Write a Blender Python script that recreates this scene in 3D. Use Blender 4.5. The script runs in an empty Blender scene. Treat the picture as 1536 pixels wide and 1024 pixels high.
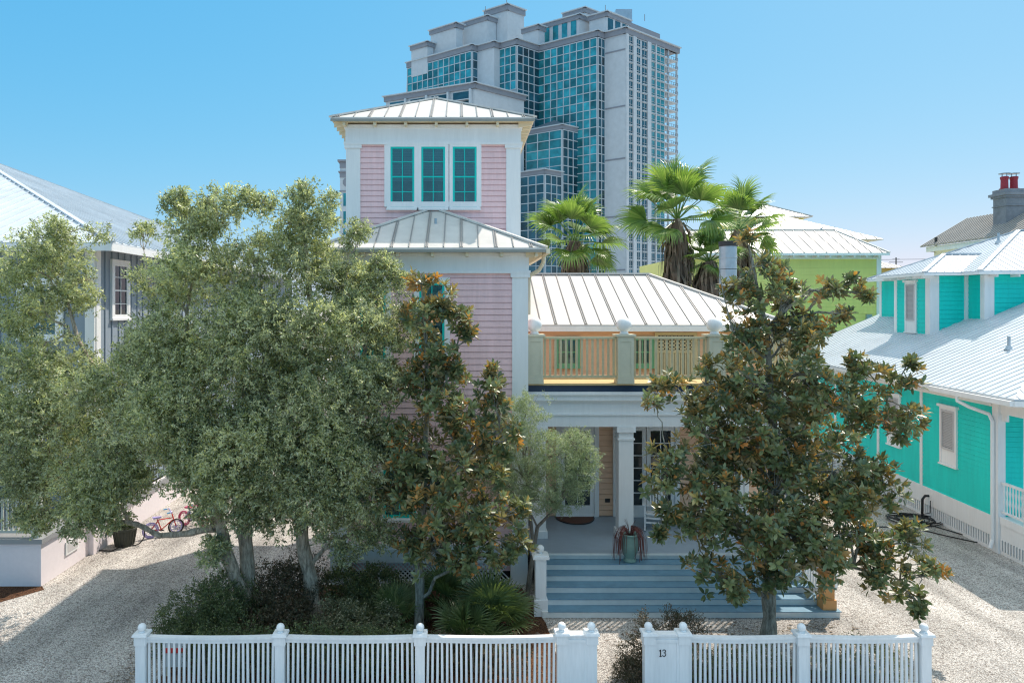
import bpy, math, random
import numpy as np
from mathutils import Vector, Matrix
random.seed(7); rng = np.random.default_rng(11)
R = math.radians
scn = bpy.context.scene
col = scn.collection
CAMZ, F, CX, HY = 6.8, 1060.0, 690.0, 460.0      # eye height and lens constants used to survey the place

def gx(px, Y): return (px-CX)*Y/F                # surveyed easting of a sighting at distance Y
def gz(py, Y): return CAMZ+(HY-py)*Y/F           # surveyed height of a sighting at distance Y
def pt(px, py, Y): return Vector((gx(px, Y), Y, gz(py, Y)))

# ------------------------------------------------------------------ materials
MATS = {}
def nodes(name):
    m = bpy.data.materials.new(name); m.use_nodes = True
    nt = m.node_tree
    return m, nt, nt.nodes['Principled BSDF']
def N(nt, t, **kw):
    n = nt.nodes.new(t)
    for k, v in kw.items():
        if k in n.inputs: n.inputs[k].default_value = v
        else: setattr(n, k, v)
    return n
def c4(c): return (c[0], c[1], c[2], 1)
def paint(name, c, rough=.55, var=.12, scale=6, bump=.0, metal=0, streak=False, spec=.4):
    m, nt, b = nodes(name)
    tc = N(nt, 'ShaderNodeTexCoord'); mp = N(nt, 'ShaderNodeMapping')
    if streak: mp.inputs['Scale'].default_value = (3, 3, .35)
    nt.links.new(tc.outputs['Object'], mp.inputs[0])
    ns = N(nt, 'ShaderNodeTexNoise', Scale=scale, Detail=6, Roughness=.65)
    nt.links.new(mp.outputs[0], ns.inputs['Vector'])
    n2 = N(nt, 'ShaderNodeTexNoise', Scale=.7, Detail=3)
    nt.links.new(mp.outputs[0], n2.inputs['Vector'])
    ad = N(nt, 'ShaderNodeMath', operation='ADD'); nt.links.new(ns.outputs[0], ad.inputs[0]); nt.links.new(n2.outputs[0], ad.inputs[1])
    mr = N(nt, 'ShaderNodeMapRange'); mr.inputs[1].default_value = .65; mr.inputs[2].default_value = 1.35
    mr.inputs[3].default_value = 1-var; mr.inputs[4].default_value = 1+var*.5
    nt.links.new(ad.outputs[0], mr.inputs[0])
    mx = N(nt, 'ShaderNodeMix', data_type='RGBA', blend_type='MULTIPLY'); mx.inputs[0].default_value = 1
    mx.inputs[6].default_value = c4(c); nt.links.new(mr.outputs[0], mx.inputs[7])
    nt.links.new(mx.outputs[2], b.inputs['Base Color'])
    b.inputs['Roughness'].default_value = rough; b.inputs['Metallic'].default_value = metal
    b.inputs['Specular IOR Level'].default_value = spec
    if bump:
        bp = N(nt, 'ShaderNodeBump', Strength=bump, Distance=.02)
        nt.links.new(ns.outputs[0], bp.inputs['Height']); nt.links.new(bp.outputs[0], b.inputs['Normal'])
    MATS[name] = m
    return m
WHITE = paint('white_paint', (.86, .87, .86), .5, .08, 5, streak=True)
FENCEW = paint('fence_white', (.84, .86, .87), .45, .12, 7, streak=True)
PINK = paint('pink_siding', (.93, .63, .63), .6, .16, 4, streak=True)
PEACH = paint('peach_siding', (.84, .54, .36), .6, .08, 4)
CREAM = paint('cream_soffit', (.80, .70, .50), .6, .08)
TEALF = paint('teal_sash', (.0, .60, .52), .45, .08)
GREENF = paint('green_sash', (.16, .42, .25), .45, .08)
ROOFW = paint('white_metal_roof', (.68, .65, .60), .42, .2, 2.2, metal=.0, spec=.6)
ROOFB = paint('pale_metal_roof', (.60, .645, .68), .38, .16, 1.6, metal=.0, spec=.7)
ROOFG = paint('grey_metal_roof', (.36, .34, .31), .5, .15, 2)
TURQ = paint('turquoise_siding', (.0, .72, .62), .55, .13, 4, streak=True)
YELLOW = paint('lime_siding', (.82, .76, .24), .6, .08, 3, streak=True)
BLUEG = paint('bluegrey_siding', (.28, .34, .40), .6, .08, 3, streak=True)
LBASE = paint('pinkwhite_stucco', (.80, .74, .76), .7, .06, 9, bump=.15)
STEPW = paint('stair_riser', (.82, .83, .79), .55, .12, 5)
STEPB = paint('stair_tread_blue', (.155, .295, .395), .5, .25, 5)
PORCHF = paint('porch_floor', (.30, .37, .43), .45, .12, 5)
NAVY = paint('dark_flashing', (.02, .05, .10), .4, .2, 6)
DECKW = paint('deck_timber', (.62, .46, .22), .6, .2, 9)
RAILW = paint('raw_timber_rail', (.62, .55, .35), .65, .18, 8)
POSTW = paint('weathered_cream', (.62, .60, .46), .6, .12, 6)
SUNPOST = paint('sunlit_post', (.72, .36, .13), .55, .1, 6)  # right stair newel, sunlight on it painted as an orange base colour
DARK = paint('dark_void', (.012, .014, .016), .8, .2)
BLACKP = paint('black_rubber', (.012, .012, .013), .45, .2)
METALG = paint('galvanised', (.42, .50, .56), .35, .2, 5, metal=.4)
RUSTCAP = paint('sooty_metal', (.05, .05, .05), .7, .3)
HOTELW = paint('hotel_render', (.56, .59, .61), .75, .10, .4)
HOTELC = paint('hotel_cornice', (.27, .28, .31), .75, .1, .4)
HOTELM = paint('hotel_mullion', (.52, .57, .60), .6, .06, .4)
SLATE = paint('hotel_slate', (.10, .15, .19), .6, .15, 1)
SHUT = paint('grey_louvre', (.56, .55, .55), .6, .08, 8)
BRICKG = paint('chimney_render', (.26, .27, .29), .8, .35, 4, bump=.2)
REDPOT = paint('red_clay', (.34, .03, .045), .5, .15, 6)
URN = paint('celadon_glaze', (.26, .42, .36), .3, .25, 5)
MATB = paint('coir_mat', (.13, .06, .04), .9, .25, 40)
TUB = paint('dark_tub', (.06, .065, .05), .6, .3, 8)
PANESKY = paint('pane_sky_tone', (.30, .50, .53), .8, .3, 2)  # window backing, its light tone paints in the sky reflected by the panes
BLIND = paint('window_blind', (.40, .70, .74), .7, .1)
BPINK = paint('bike_pink', (.65, .12, .22), .35, .1); BBLUE = paint('bike_blue', (.08, .35, .65), .35, .1)
BLILAC = paint('bike_lilac', (.42, .36, .70), .35, .1); BRED = paint('bike_red', (.7, .06, .05), .35, .1)
def bark(name, a, b_):
    m, nt, b = nodes(name)
    tc = N(nt, 'ShaderNodeTexCoord'); mp = N(nt, 'ShaderNodeMapping'); mp.inputs['Scale'].default_value = (9, 9, 2.2)
    nt.links.new(tc.outputs['Object'], mp.inputs[0])
    ns = N(nt, 'ShaderNodeTexNoise', Scale=2.2, Detail=8, Roughness=.7); nt.links.new(mp.outputs[0], ns.inputs['Vector'])
    cr = N(nt, 'ShaderNodeValToRGB'); cr.color_ramp.elements[0].position = .35; cr.color_ramp.elements[1].position = .66
    cr.color_ramp.elements[0].color = c4(a); cr.color_ramp.elements[1].color = c4(b_)
    nt.links.new(ns.outputs[0], cr.inputs[0]); nt.links.new(cr.outputs[0], b.inputs['Base Color'])
    bp = N(nt, 'ShaderNodeBump', Strength=.9, Distance=.03); nt.links.new(ns.outputs[0], bp.inputs['Height']); nt.links.new(bp.outputs[0], b.inputs['Normal'])
    b.inputs['Roughness'].default_value = .9
    return m
BARKG = bark('grey_bark', (.17, .14, .105), (.60, .51, .40))
BARKM = bark('mossy_bark', (.10, .10, .08), (.40, .40, .34))
TWIG = bark('twig_bark', (.14, .115, .09), (.34, .30, .25))
def leafmat(name, ramp, trans=.35, rough=.4, under=None, tcol=1.6, spec=.5, tb=.5):
    m, nt, b = nodes(name)
    at = N(nt, 'ShaderNodeAttribute', attribute_name='rnd')
    cr = N(nt, 'ShaderNodeValToRGB')
    while len(cr.color_ramp.elements) < len(ramp): cr.color_ramp.elements.new(.5)
    for e, (p, c) in zip(cr.color_ramp.elements, ramp): e.position = p; e.color = c4(c)
    nt.links.new(at.outputs['Fac'], cr.inputs[0])
    out = cr.outputs[0]
    if under:
        at2 = N(nt, 'ShaderNodeAttribute', attribute_name='rnd2')
        cu = N(nt, 'ShaderNodeValToRGB')
        while len(cu.color_ramp.elements) < len(under): cu.color_ramp.elements.new(.5)
        for e, (p, c) in zip(cu.color_ramp.elements, under): e.position = p; e.color = c4(c)
        nt.links.new(at2.outputs['Fac'], cu.inputs[0])
        ge = N(nt, 'ShaderNodeNewGeometry'); mx = N(nt, 'ShaderNodeMix', data_type='RGBA')
        nt.links.new(ge.outputs['Backfacing'], mx.inputs[0]); nt.links.new(out, mx.inputs[6]); nt.links.new(cu.outputs[0], mx.inputs[7])
        out = mx.outputs[2]
    nt.links.new(out, b.inputs['Base Color']); b.inputs['Roughness'].default_value = rough
    b.inputs['Specular IOR Level'].default_value = spec
    tr = N(nt, 'ShaderNodeBsdfTranslucent')
    g = N(nt, 'ShaderNodeMix', data_type='RGBA', blend_type='MULTIPLY'); g.inputs[0].default_value = 1
    g.inputs[7].default_value = (tcol, tcol*1.05, tcol*tb, 1); nt.links.new(out, g.inputs[6])
    nt.links.new(g.outputs[2], tr.inputs['Color'])
    ms = N(nt, 'ShaderNodeMixShader'); ms.inputs[0].default_value = trans
    nt.links.new(b.outputs[0], ms.inputs[1]); nt.links.new(tr.outputs[0], ms.inputs[2])
    nt.links.new(ms.outputs[0], nt.nodes['Material Output'].inputs['Surface'])
    return m
OAKL = leafmat('oak_leaf', [(0, (.11, .13, .075)), (.4, (.35, .385, .255)), (.8, (.58, .60, .42)), (1, (.70, .67, .34))], .44, .33, tcol=1.55, tb=.6, spec=.6)
WISPL = leafmat('wispy_leaf', [(0, (.20, .26, .17)), (.6, (.34, .40, .28)), (1, (.46, .50, .36))], .35, .5)
MAGL = leafmat('magnolia_leaf', [(0, (.07, .10, .05)), (.5, (.165, .215, .10)), (.85, (.36, .40, .19)), (1, (.56, .46, .18))], .24, .36,
               under=[(0, (.18, .19, .10)), (.5, (.32, .26, .13)), (.78, (.48, .30, .11)), (1, (.70, .31, .10))], tcol=1.3, spec=.7)
HEDGEL = leafmat('hedge_leaf', [(0, (.045, .07, .03)), (.7, (.13, .165, .07)), (1, (.28, .29, .12))], .3, .4)
FLOWL = leafmat('blossom_leaf', [(0, (.05, .065, .03)), (.6, (.13, .14, .07)), (1, (.40, .37, .24))], .25, .5)
RUSSETL = leafmat('russet_leaf', [(0, (.03, .035, .018)), (.6, (.08, .07, .035)), (1, (.22, .13, .09))], .2, .5)
PALML = leafmat('palm_green', [(0, (.08, .14, .04)), (.55, (.19, .30, .08)), (.85, (.30, .38, .13)), (1, (.50, .45, .22))], .34, .35)
PALMETTO = leafmat('palmetto_green', [(0, (.06, .095, .03)), (.7, (.13, .18, .07)), (1, (.24, .27, .13))], .25, .4)
DEADF = leafmat('dead_frond', [(0, (.12, .085, .06)), (.6, (.24, .18, .135)), (1, (.40, .32, .24))], .15, .8)
REDPL = leafmat('drooping_red', [(0, (.10, .03, .03)), (1, (.28, .09, .07))], .2, .5)
def glassmat(name, c, rough=.06, metal=.0, spec=.9):
    m, nt, b = nodes(name)
    tc = N(nt, 'ShaderNodeTexCoord'); ns = N(nt, 'ShaderNodeTexNoise', Scale=.35, Detail=2)
    nt.links.new(tc.outputs['Object'], ns.inputs['Vector'])
    mr = N(nt, 'ShaderNodeMapRange'); mr.inputs[1].default_value = .3; mr.inputs[2].default_value = .7; mr.inputs[3].default_value = .6; mr.inputs[4].default_value = 1.35
    nt.links.new(ns.outputs[0], mr.inputs[0])
    mx = N(nt, 'ShaderNodeMix', data_type='RGBA', blend_type='MULTIPLY'); mx.inputs[0].default_value = 1; mx.inputs[6].default_value = c4(c)
    nt.links.new(mr.outputs[0], mx.inputs[7]); nt.links.new(mx.outputs[2], b.inputs['Base Color'])
    b.inputs['Roughness'].default_value = rough; b.inputs['Metallic'].default_value = metal; b.inputs['Specular IOR Level'].default_value = spec
    return m
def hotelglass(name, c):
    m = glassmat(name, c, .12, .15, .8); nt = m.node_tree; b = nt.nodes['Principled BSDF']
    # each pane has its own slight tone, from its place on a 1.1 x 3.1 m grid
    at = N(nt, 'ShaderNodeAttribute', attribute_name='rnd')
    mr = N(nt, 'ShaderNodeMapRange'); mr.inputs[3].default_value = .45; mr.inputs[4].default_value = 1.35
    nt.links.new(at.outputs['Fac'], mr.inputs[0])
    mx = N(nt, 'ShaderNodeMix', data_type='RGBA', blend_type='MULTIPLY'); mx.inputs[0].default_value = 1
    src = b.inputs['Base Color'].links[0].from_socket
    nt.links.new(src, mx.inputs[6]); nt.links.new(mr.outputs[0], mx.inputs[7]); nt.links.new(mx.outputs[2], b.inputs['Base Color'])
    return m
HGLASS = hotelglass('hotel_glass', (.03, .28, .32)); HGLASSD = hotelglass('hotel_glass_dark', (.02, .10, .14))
PANE = glassmat('window_pane', (.02, .03, .035))
def clearglass(name, tint):
    m, nt, b = nodes(name)
    gl = N(nt, 'ShaderNodeBsdfGlossy', Roughness=.02); tr = N(nt, 'ShaderNodeBsdfTransparent'); tr.inputs[0].default_value = c4(tint)
    fr = N(nt, 'ShaderNodeFresnel', IOR=1.7); ms = N(nt, 'ShaderNodeMixShader')
    nt.links.new(fr.outputs[0], ms.inputs[0]); nt.links.new(tr.outputs[0], ms.inputs[1]); nt.links.new(gl.outputs[0], ms.inputs[2])
    nt.links.new(ms.outputs[0], nt.nodes['Material Output'].inputs['Surface'])
    return m
CLEAR = clearglass('clear_pane', (.75, .85, .85))
def gravel(name, lo, mid, hi, sc=26, blend=None):
    m, nt, b = nodes(name)
    tc = N(nt, 'ShaderNodeTexCoord')
    vo = N(nt, 'ShaderNodeTexVoronoi', Scale=sc); nt.links.new(tc.outputs['Object'], vo.inputs['Vector'])
    sp = N(nt, 'ShaderNodeSeparateColor'); nt.links.new(vo.outputs['Color'], sp.inputs[0])
    cr = N(nt, 'ShaderNodeValToRGB'); cr.color_ramp.elements.new(.5)
    for e, (p, c) in zip(cr.color_ramp.elements, [(.04, lo), (.25, mid), (1, hi)]): e.position = p; e.color = c4(c)
    nt.links.new(sp.outputs[0], cr.inputs[0])
    gp = N(nt, 'ShaderNodeMapRange'); gp.inputs[1].default_value = .25; gp.inputs[2].default_value = .75; gp.inputs[3].default_value = 1; gp.inputs[4].default_value = .45
    nt.links.new(vo.outputs['Distance'], gp.inputs[0])
    big = N(nt, 'ShaderNodeTexNoise', Scale=.6, Detail=5, Roughness=.6); nt.links.new(tc.outputs['Object'], big.inputs['Vector'])
    bm = N(nt, 'ShaderNodeMapRange'); bm.inputs[1].default_value = .3; bm.inputs[2].default_value = .7; bm.inputs[3].default_value = .72; bm.inputs[4].default_value = 1.10
    nt.links.new(big.outputs[0], bm.inputs[0])
    mu0 = N(nt, 'ShaderNodeMath', operation='MULTIPLY'); nt.links.new(gp.outputs[0], mu0.inputs[0]); nt.links.new(bm.outputs[0], mu0.inputs[1])
    mp = N(nt, 'ShaderNodeMapping'); mp.inputs['Scale'].default_value = (1.6, .10, 1); mp.inputs['Rotation'].default_value = (0, 0, .06); nt.links.new(tc.outputs['Object'], mp.inputs[0])
    tk = N(nt, 'ShaderNodeTexNoise', Scale=1.0, Detail=4, Roughness=.55); nt.links.new(mp.outputs[0], tk.inputs['Vector'])    # wheel-worn streaks along the drives
    tm = N(nt, 'ShaderNodeMapRange'); tm.inputs[1].default_value = .38; tm.inputs[2].default_value = .56; tm.inputs[3].default_value = .78; tm.inputs[4].default_value = 1.05; nt.links.new(tk.outputs[0], tm.inputs[0])
    mu = N(nt, 'ShaderNodeMath', operation='MULTIPLY'); nt.links.new(mu0.outputs[0], mu.inputs[0]); nt.links.new(tm.outputs[0], mu.inputs[1])
    mx = N(nt, 'ShaderNodeMix', data_type='RGBA', blend_type='MULTIPLY'); mx.inputs[0].default_value = 1
    nt.links.new(cr.outputs[0], mx.inputs[6]); nt.links.new(mu.outputs[0], mx.inputs[7]); nt.links.new(mx.outputs[2], b.inputs['Base Color'])
    bp = N(nt, 'ShaderNodeBump', Strength=.8, Distance=.03, invert=True); nt.links.new(vo.outputs['Distance'], bp.inputs['Height']); nt.links.new(bp.outputs[0], b.inputs['Normal'])
    b.inputs['Roughness'].default_value = .9; b.inputs['Specular IOR Level'].default_value = .2
    return m
GRAVEL = gravel('shell_gravel', (.38, .33, .29), (.72, .66, .60), (.90, .86, .80), 38)
MULCH = gravel('pine_straw', (.06, .025, .012), (.16, .07, .035), (.28, .14, .07), 45)

# ------------------------------------------------------------------ mesh builder
WORLD = {}
class MB:
    def __init__(s): s.v = []; s.f = []; s.m = []; s.r = []; s.mi = 0; s.rv = .5
    def face(s, pts):
        n = len(s.v); s.v += [tuple(p) for p in pts]; s.f.append(list(range(n, n+len(pts)))); s.m.append(s.mi); s.r += [s.rv]*len(pts)
    def grid(s, pts, faces):
        n = len(s.v); s.v += [tuple(p) for p in pts]; s.r += [s.rv]*len(pts)
        for f in faces: s.f.append([n+i for i in f]); s.m.append(s.mi)
    def hexa(s, p):   # 8 points: bottom ring 0-3, top ring 4-7
        s.grid(p, [(3, 2, 1, 0), (4, 5, 6, 7), (0, 1, 5, 4), (1, 2, 6, 5), (2, 3, 7, 6), (3, 0, 4, 7)])
    def box(s, x0, x1, y0, y1, z0, z1):
        s.hexa([(x0, y0, z0), (x1, y0, z0), (x1, y1, z0), (x0, y1, z0), (x0, y0, z1), (x1, y0, z1), (x1, y1, z1), (x0, y1, z1)])
    def fbox(s, fr, u0, u1, d0, d1, z0, z1):   # frame: origin, right, out
        o, r, n = fr
        def P(u, d, z): return o + r*u + n*d + Vector((0, 0, z))
        s.hexa([P(u0, d1, z0), P(u1, d1, z0), P(u1, d0, z0), P(u0, d0, z0), P(u0, d1, z1), P(u1, d1, z1), P(u1, d0, z1), P(u0, d0, z1)])
    def bar(s, p, q, w, h, up=Vector((0, 0, 1))):
        p = Vector(p); q = Vector(q); d = (q-p).normalized(); sd = d.cross(up)
        if sd.length < 1e-4: sd = d.cross(Vector((1, 0, 0)))
        sd.normalize(); u = sd.cross(d)
        s.hexa([p-sd*w/2-u*h/2, p+sd*w/2-u*h/2, q+sd*w/2-u*h/2, q-sd*w/2-u*h/2, p-sd*w/2+u*h/2, p+sd*w/2+u*h/2, q+sd*w/2+u*h/2, q-sd*w/2+u*h/2])
    def tube(s, pts, rad, seg=7, cap=True):
        pts = [Vector(p) for p in pts]; n = len(pts)
        if not hasattr(rad, '__len__'): rad = [rad]*n
        ring = []; base = None
        for i in range(n):
            d = (pts[min(i+1, n-1)]-pts[max(i-1, 0)])
            if d.length < 1e-6: d = Vector((0, 0, 1))
            d.normalize()
            if base is None: base = d.orthogonal().normalized()
            a = (base - d*base.dot(d))
            a = a.normalized() if a.length > 1e-5 else d.orthogonal().normalized()
            base = a; b = d.cross(a)
            ring += [pts[i]+(a*math.cos(2*math.pi*k/seg)+b*math.sin(2*math.pi*k/seg))*rad[i] for k in range(seg)]
        fs = [(i*seg+k, i*seg+(k+1) % seg, (i+1)*seg+(k+1) % seg, (i+1)*seg+k) for i in range(n-1) for k in range(seg)]
        if cap: fs += [tuple(range(seg-1, -1, -1)), tuple(range((n-1)*seg, n*seg))]
        s.grid(ring, fs)
    def lathe(s, c, prof, seg=20):
        pts = []; n = len(prof)
        for r, z in prof: pts += [(c[0]+r*math.cos(2*math.pi*k/seg), c[1]+r*math.sin(2*math.pi*k/seg), c[2]+z) for k in range(seg)]
        fs = [(i*seg+k, i*seg+(k+1) % seg, (i+1)*seg+(k+1) % seg, (i+1)*seg+k) for i in range(n-1) for k in range(seg)]
        fs += [tuple(range(seg-1, -1, -1)), tuple(range((n-1)*seg, n*seg))]
        s.grid(pts, fs)
    def ball(s, c, r, seg=18):
        k = 10
        s.lathe(c, [(max(r*math.sin(math.pi*i/k), r*.02), -r*math.cos(math.pi*i/k)) for i in range(k+1)], seg)
    def build(s, name, mats, parent=None, loc=None, smooth=False, local=False):
        me = bpy.data.meshes.new(name)
        o0 = Vector((0, 0, 0))
        if parent is not None and not local: o0 = WORLD[parent.name]
        if loc is not None: o0 = Vector(loc)
        v = np.array([tuple(p) for p in s.v], dtype=np.float64) - np.array(o0)
        me.from_pydata(v.tolist(), [], s.f)
        for mt in (mats if isinstance(mats, (list, tuple)) else [mats]): me.materials.append(mt)
        me.polygons.foreach_set('material_index', s.m)
        if smooth: me.polygons.foreach_set('use_smooth', [True]*len(s.f))
        a = me.attributes.new('rnd', 'FLOAT', 'POINT'); a.data.foreach_set('value', s.r)
        me.update()
        ob = bpy.data.objects.new(name, me); col.objects.link(ob)
        if parent is not None:
            ob.parent = parent
            WORLD[ob.name] = Vector(WORLD[parent.name]) if not local else Vector((0, 0, 0))
            if loc is not None and not local: ob.location = Vector(loc)-WORLD[parent.name]; WORLD[ob.name] = Vector(loc)
        elif loc is not None: ob.location = loc; WORLD[ob.name] = Vector(loc)
        else: WORLD[ob.name] = Vector((0, 0, 0))
        return ob
def tag(o, label=None, cat=None, group=None, kind=None):
    if label: o['label'] = label
    if cat: o['category'] = cat
    if group: o['group'] = group
    if kind: o['kind'] = kind
    return o
def thing(name, label, cat, loc, rz=0, group=None):
    o = bpy.data.objects.new(name, None); col.objects.link(o); o.location = loc; o.rotation_euler = (0, 0, rz)
    o.empty_display_size = .2
    WORLD[o.name] = Vector(loc)
    return tag(o, label, cat, group)
def copy_tree(o, parent=None):
    c = o.copy(); col.objects.link(c)
    if parent: c.parent = parent
    for ch in list(o.children): copy_tree(ch, c)
    return c

# ------------------------------------------------------------------ building helpers
def lap_wall(mb, a, b, z0, z1, out, ex=.152, gap=.011):
    a = Vector((a[0], a[1], 0)); b = Vector((b[0], b[1], 0)); n = Vector((out[0], out[1], 0)).normalized()
    z = z0
    if (b-a).cross(Vector((0, 0, 1))).dot(n) < 0: a, b = b, a
    while z < z1-1e-4:
        t = min(z+ex, z1); f = (t-z)/ex
        U = lambda p, d, zz: p+n*d+Vector((0, 0, zz))
        o1 = .024; o2 = .008; q = t-gap
        if q > z+.01:
            mb.face([U(a, o1, z), U(b, o1, z), U(b, o2, q), U(a, o2, q)])
            mb.face([U(a, o2, q), U(b, o2, q), U(b, -.017, q), U(a, -.017, q)]); mb.face([U(a, -.017, q), U(b, -.017, q), U(b, -.017, t), U(a, -.017, t)])
            mb.face([U(a, -.017, z), U(b, -.017, z), U(b, o1, z), U(a, o1, z)])
        z = t
def batten_wall(mb, a, b, z0, z1, out, sp=.40):
    a = Vector((a[0], a[1], 0)); b = Vector((b[0], b[1], 0)); n = Vector((out[0], out[1], 0)).normalized(); r = (b-a).normalized(); L = (b-a).length
    mb.fbox((a, r, n), 0, L, -.05, 0, z0, z1)
    k = sp/2
    while k < L:
        mb.fbox((a, r, n), k-.025, k+.025, 0.001, .03, z0, z1); k += sp
SEAM = paint('shaded_seam', (.30, .29, .28), .5, .15, 6)  # roof ribs toned dark: the shade along the seams put into their colour
def slope(mb, poly, sp=.4, w=.022, h=.03, double=True, thick=.05, off=None, seam=True):
    P = [Vector(p) for p in poly]; n = (P[1]-P[0]).cross(P[2]-P[0]).normalized()
    if n.z < 0: P = [P[1], P[0]]+P[:1:-1]; n = -n
    u = (P[1]-P[0]).normalized(); v = n.cross(u)
    k = len(P); dn = Vector((0, 0, -thick))
    mb.grid(P+[p+dn for p in P], [tuple(range(k)), tuple(range(2*k-1, k-1, -1))]+[(i+k, (i+1) % k+k, (i+1) % k, i) for i in range(k)])
    q = [((p-P[0]).dot(u), (p-P[0]).dot(v)) for p in P]
    lo = min(a for a, b in q); hi = max(a for a, b in q)
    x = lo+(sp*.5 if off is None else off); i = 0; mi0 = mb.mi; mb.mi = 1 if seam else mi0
    while x < hi:
        ys = []
        for j in range(k):
            (a0, b0), (a1, b1) = q[j], q[(j+1) % k]
            if (a0-x)*(a1-x) < 0: ys.append(b0+(b1-b0)*(x-a0)/(a1-a0))
        if len(ys) >= 2 and max(ys)-min(ys) > .08:
            y0, y1 = min(ys)+.004, max(ys)-.02
            for dx in ((-w*1.1, w*1.1) if (double and i % 2 == 0) else (0,)):
                p = P[0]+u*(x+dx)+v*y0+n*h/2; e = P[0]+u*(x+dx)+v*y1+n*h/2
                mb.bar(p, e, w, h, n)
        x += sp; i += 1
    mb.mi = mi0
def ridge_caps(mb, segs, w=.16, h=.05):
    for p, q in segs: mb.bar(Vector(p)+Vector((0, 0, .02)), Vector(q)+Vector((0, 0, .02)), w, h)
def hip_roof(mb, x0, x1, y0, y1, ze, pitch, sp=.4, faces='FRBL', **kw):
    """rectangular hip roof; returns the ridge ends"""
    w, d = x1-x0, y1-y0; hw = min(w, d)/2; zr = ze+hw*pitch
    if w >= d: A = Vector((x0+hw, y0+hw, zr)); B = Vector((x1-hw, y0+hw, zr))
    else: A = Vector((x0+hw, y0+hw, zr)); B = Vector((x0+hw, y1-hw, zr))
    c = [Vector((x0, y0, ze)), Vector((x1, y0, ze)), Vector((x1, y1, ze)), Vector((x0, y1, ze))]
    if w >= d:
        polys = {'F': [c[0], c[1], B, A], 'R': [c[1], c[2], B], 'B': [c[2], c[3], A, B], 'L': [c[3], c[0], A]}
        hips = [(c[0], A), (c[1], B), (c[2], B), (c[3], A), (A, B)]
    else:
        polys = {'F': [c[0], c[1], A], 'R': [c[1], c[2], B, A], 'B': [c[2], c[3], B], 'L': [c[3], c[0], A, B]}
        hips = [(c[0], A), (c[1], A), (c[2], B), (c[3], B), (A, B)]
    for k in faces:
        pl = []
        for p in polys[k]:
            if not pl or (p-pl[-1]).length > 1e-3: pl.append(p)
        slope(mb, pl, sp, **kw)
    ridge_caps(mb, [(a, b) for a, b in hips if (a-b).length > .01])
    return A, B
def window(parent, fr, w, h, sash, nx=2, ny=4, casing=WHITE, cas=.12, blind=0.0, local=False, sill=True, dark=True):
    """frame origin at the bottom centre of the glazed opening"""
    m = MB()
    m.fbox(fr, -w/2-cas, -w/2, .0, .07, -cas*.3, h+cas); m.fbox(fr, w/2, w/2+cas, .0, .07, -cas*.3, h+cas)
    m.fbox(fr, -w/2, w/2, .0, .07, h, h+cas)
    m.fbox(fr, -w/2-cas-.02, w/2+cas+.02, .0, .10, -cas*.3-.06, -cas*.3); m.fbox(fr, -w/2, w/2, 0, .07, -cas*.3, 0)
    o = m.build('window', casing, parent, local=local)
    m = MB(); t = .055
    for a, b in ((-w/2, -w/2+t), (w/2-t, w/2)): m.fbox(fr, a, b, .012, .06, 0, h)
    m.fbox(fr, -w/2+t, w/2-t, .012, .06, 0, t*1.3); m.fbox(fr, -w/2+t, w/2-t, .012, .06, h-t, h)
    m.fbox(fr, -w/2+t, w/2-t, .012, .056, h*.5-.02, h*.5+.02)
    for i in range(1, nx): m.fbox(fr, -w/2+w*i/nx-.011, -w/2+w*i/nx+.011, .034, .052, t*1.3, h-t)
    for j in range(1, ny):
        if abs(j/ny-.5) > .01: m.fbox(fr, -w/2+t, w/2-t, .033, .050, h*j/ny-.011, h*j/ny+.011)
    m.build('sash', sash, o, local=local)
    m = MB(); m.fbox(fr, -w/2+t*.5, w/2-t*.5, .026, .030, t*.5, h-t*.5); m.build('pane', CLEAR, o, local=local)
    m = MB(); m.fbox(fr, -w/2, w/2, .0215, .0225, 0.0, h); m.mi = 1
    if blind:
        z = h-.05
        while z > h*(1-blind):
            m.fbox(fr, -w/2+.03, w/2-.03, .023, .0245, z-.036, z); z -= .045
    m.build('window_blind', [PANESKY, BLIND], o, local=local)
    return o
def shutter(parent, fr, w, h, local=False):
    """closed louvred shutter in a white casing with a blank panel below"""
    m = MB(); c = .09
    m.fbox(fr, -w/2-c, -w/2, 0, .07, -.45, h+.08); m.fbox(fr, w/2, w/2+c, 0, .07, -.45, h+.08); m.fbox(fr, -w/2-c-.06, w/2+c+.06, 0, .12, h+.08, h+.16)
    m.fbox(fr, -w/2, w/2, 0, .07, h, h+.08); m.fbox(fr, -w/2, w/2, 0, .05, -.45, 0); m.fbox(fr, -w/2-c-.03, w/2+c+.03, 0, .10, -.50, -.45)
    o = m.build('window', WHITE, parent, local=local)
    m = MB(); m.fbox(fr, -w/2, w/2, .02, .03, 0, h)
    m.fbox(fr, -w/2, -w/2+.06, .03, .085, 0, h); m.fbox(fr, w/2-.06, w/2, .03, .085, 0, h); m.fbox(fr, -w/2+.06, w/2-.06, .03, .085, 0, .07); m.fbox(fr, -w/2+.06, w/2-.06, .03, .085, h-.07, h)
    z = .09
    while z < h-.09: m.fbox(fr, -w/2+.06, w/2-.06, .031, .06, z, z+.03); z += .05
    m.build('shutter', SHUT, o, local=local)
    return o
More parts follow.
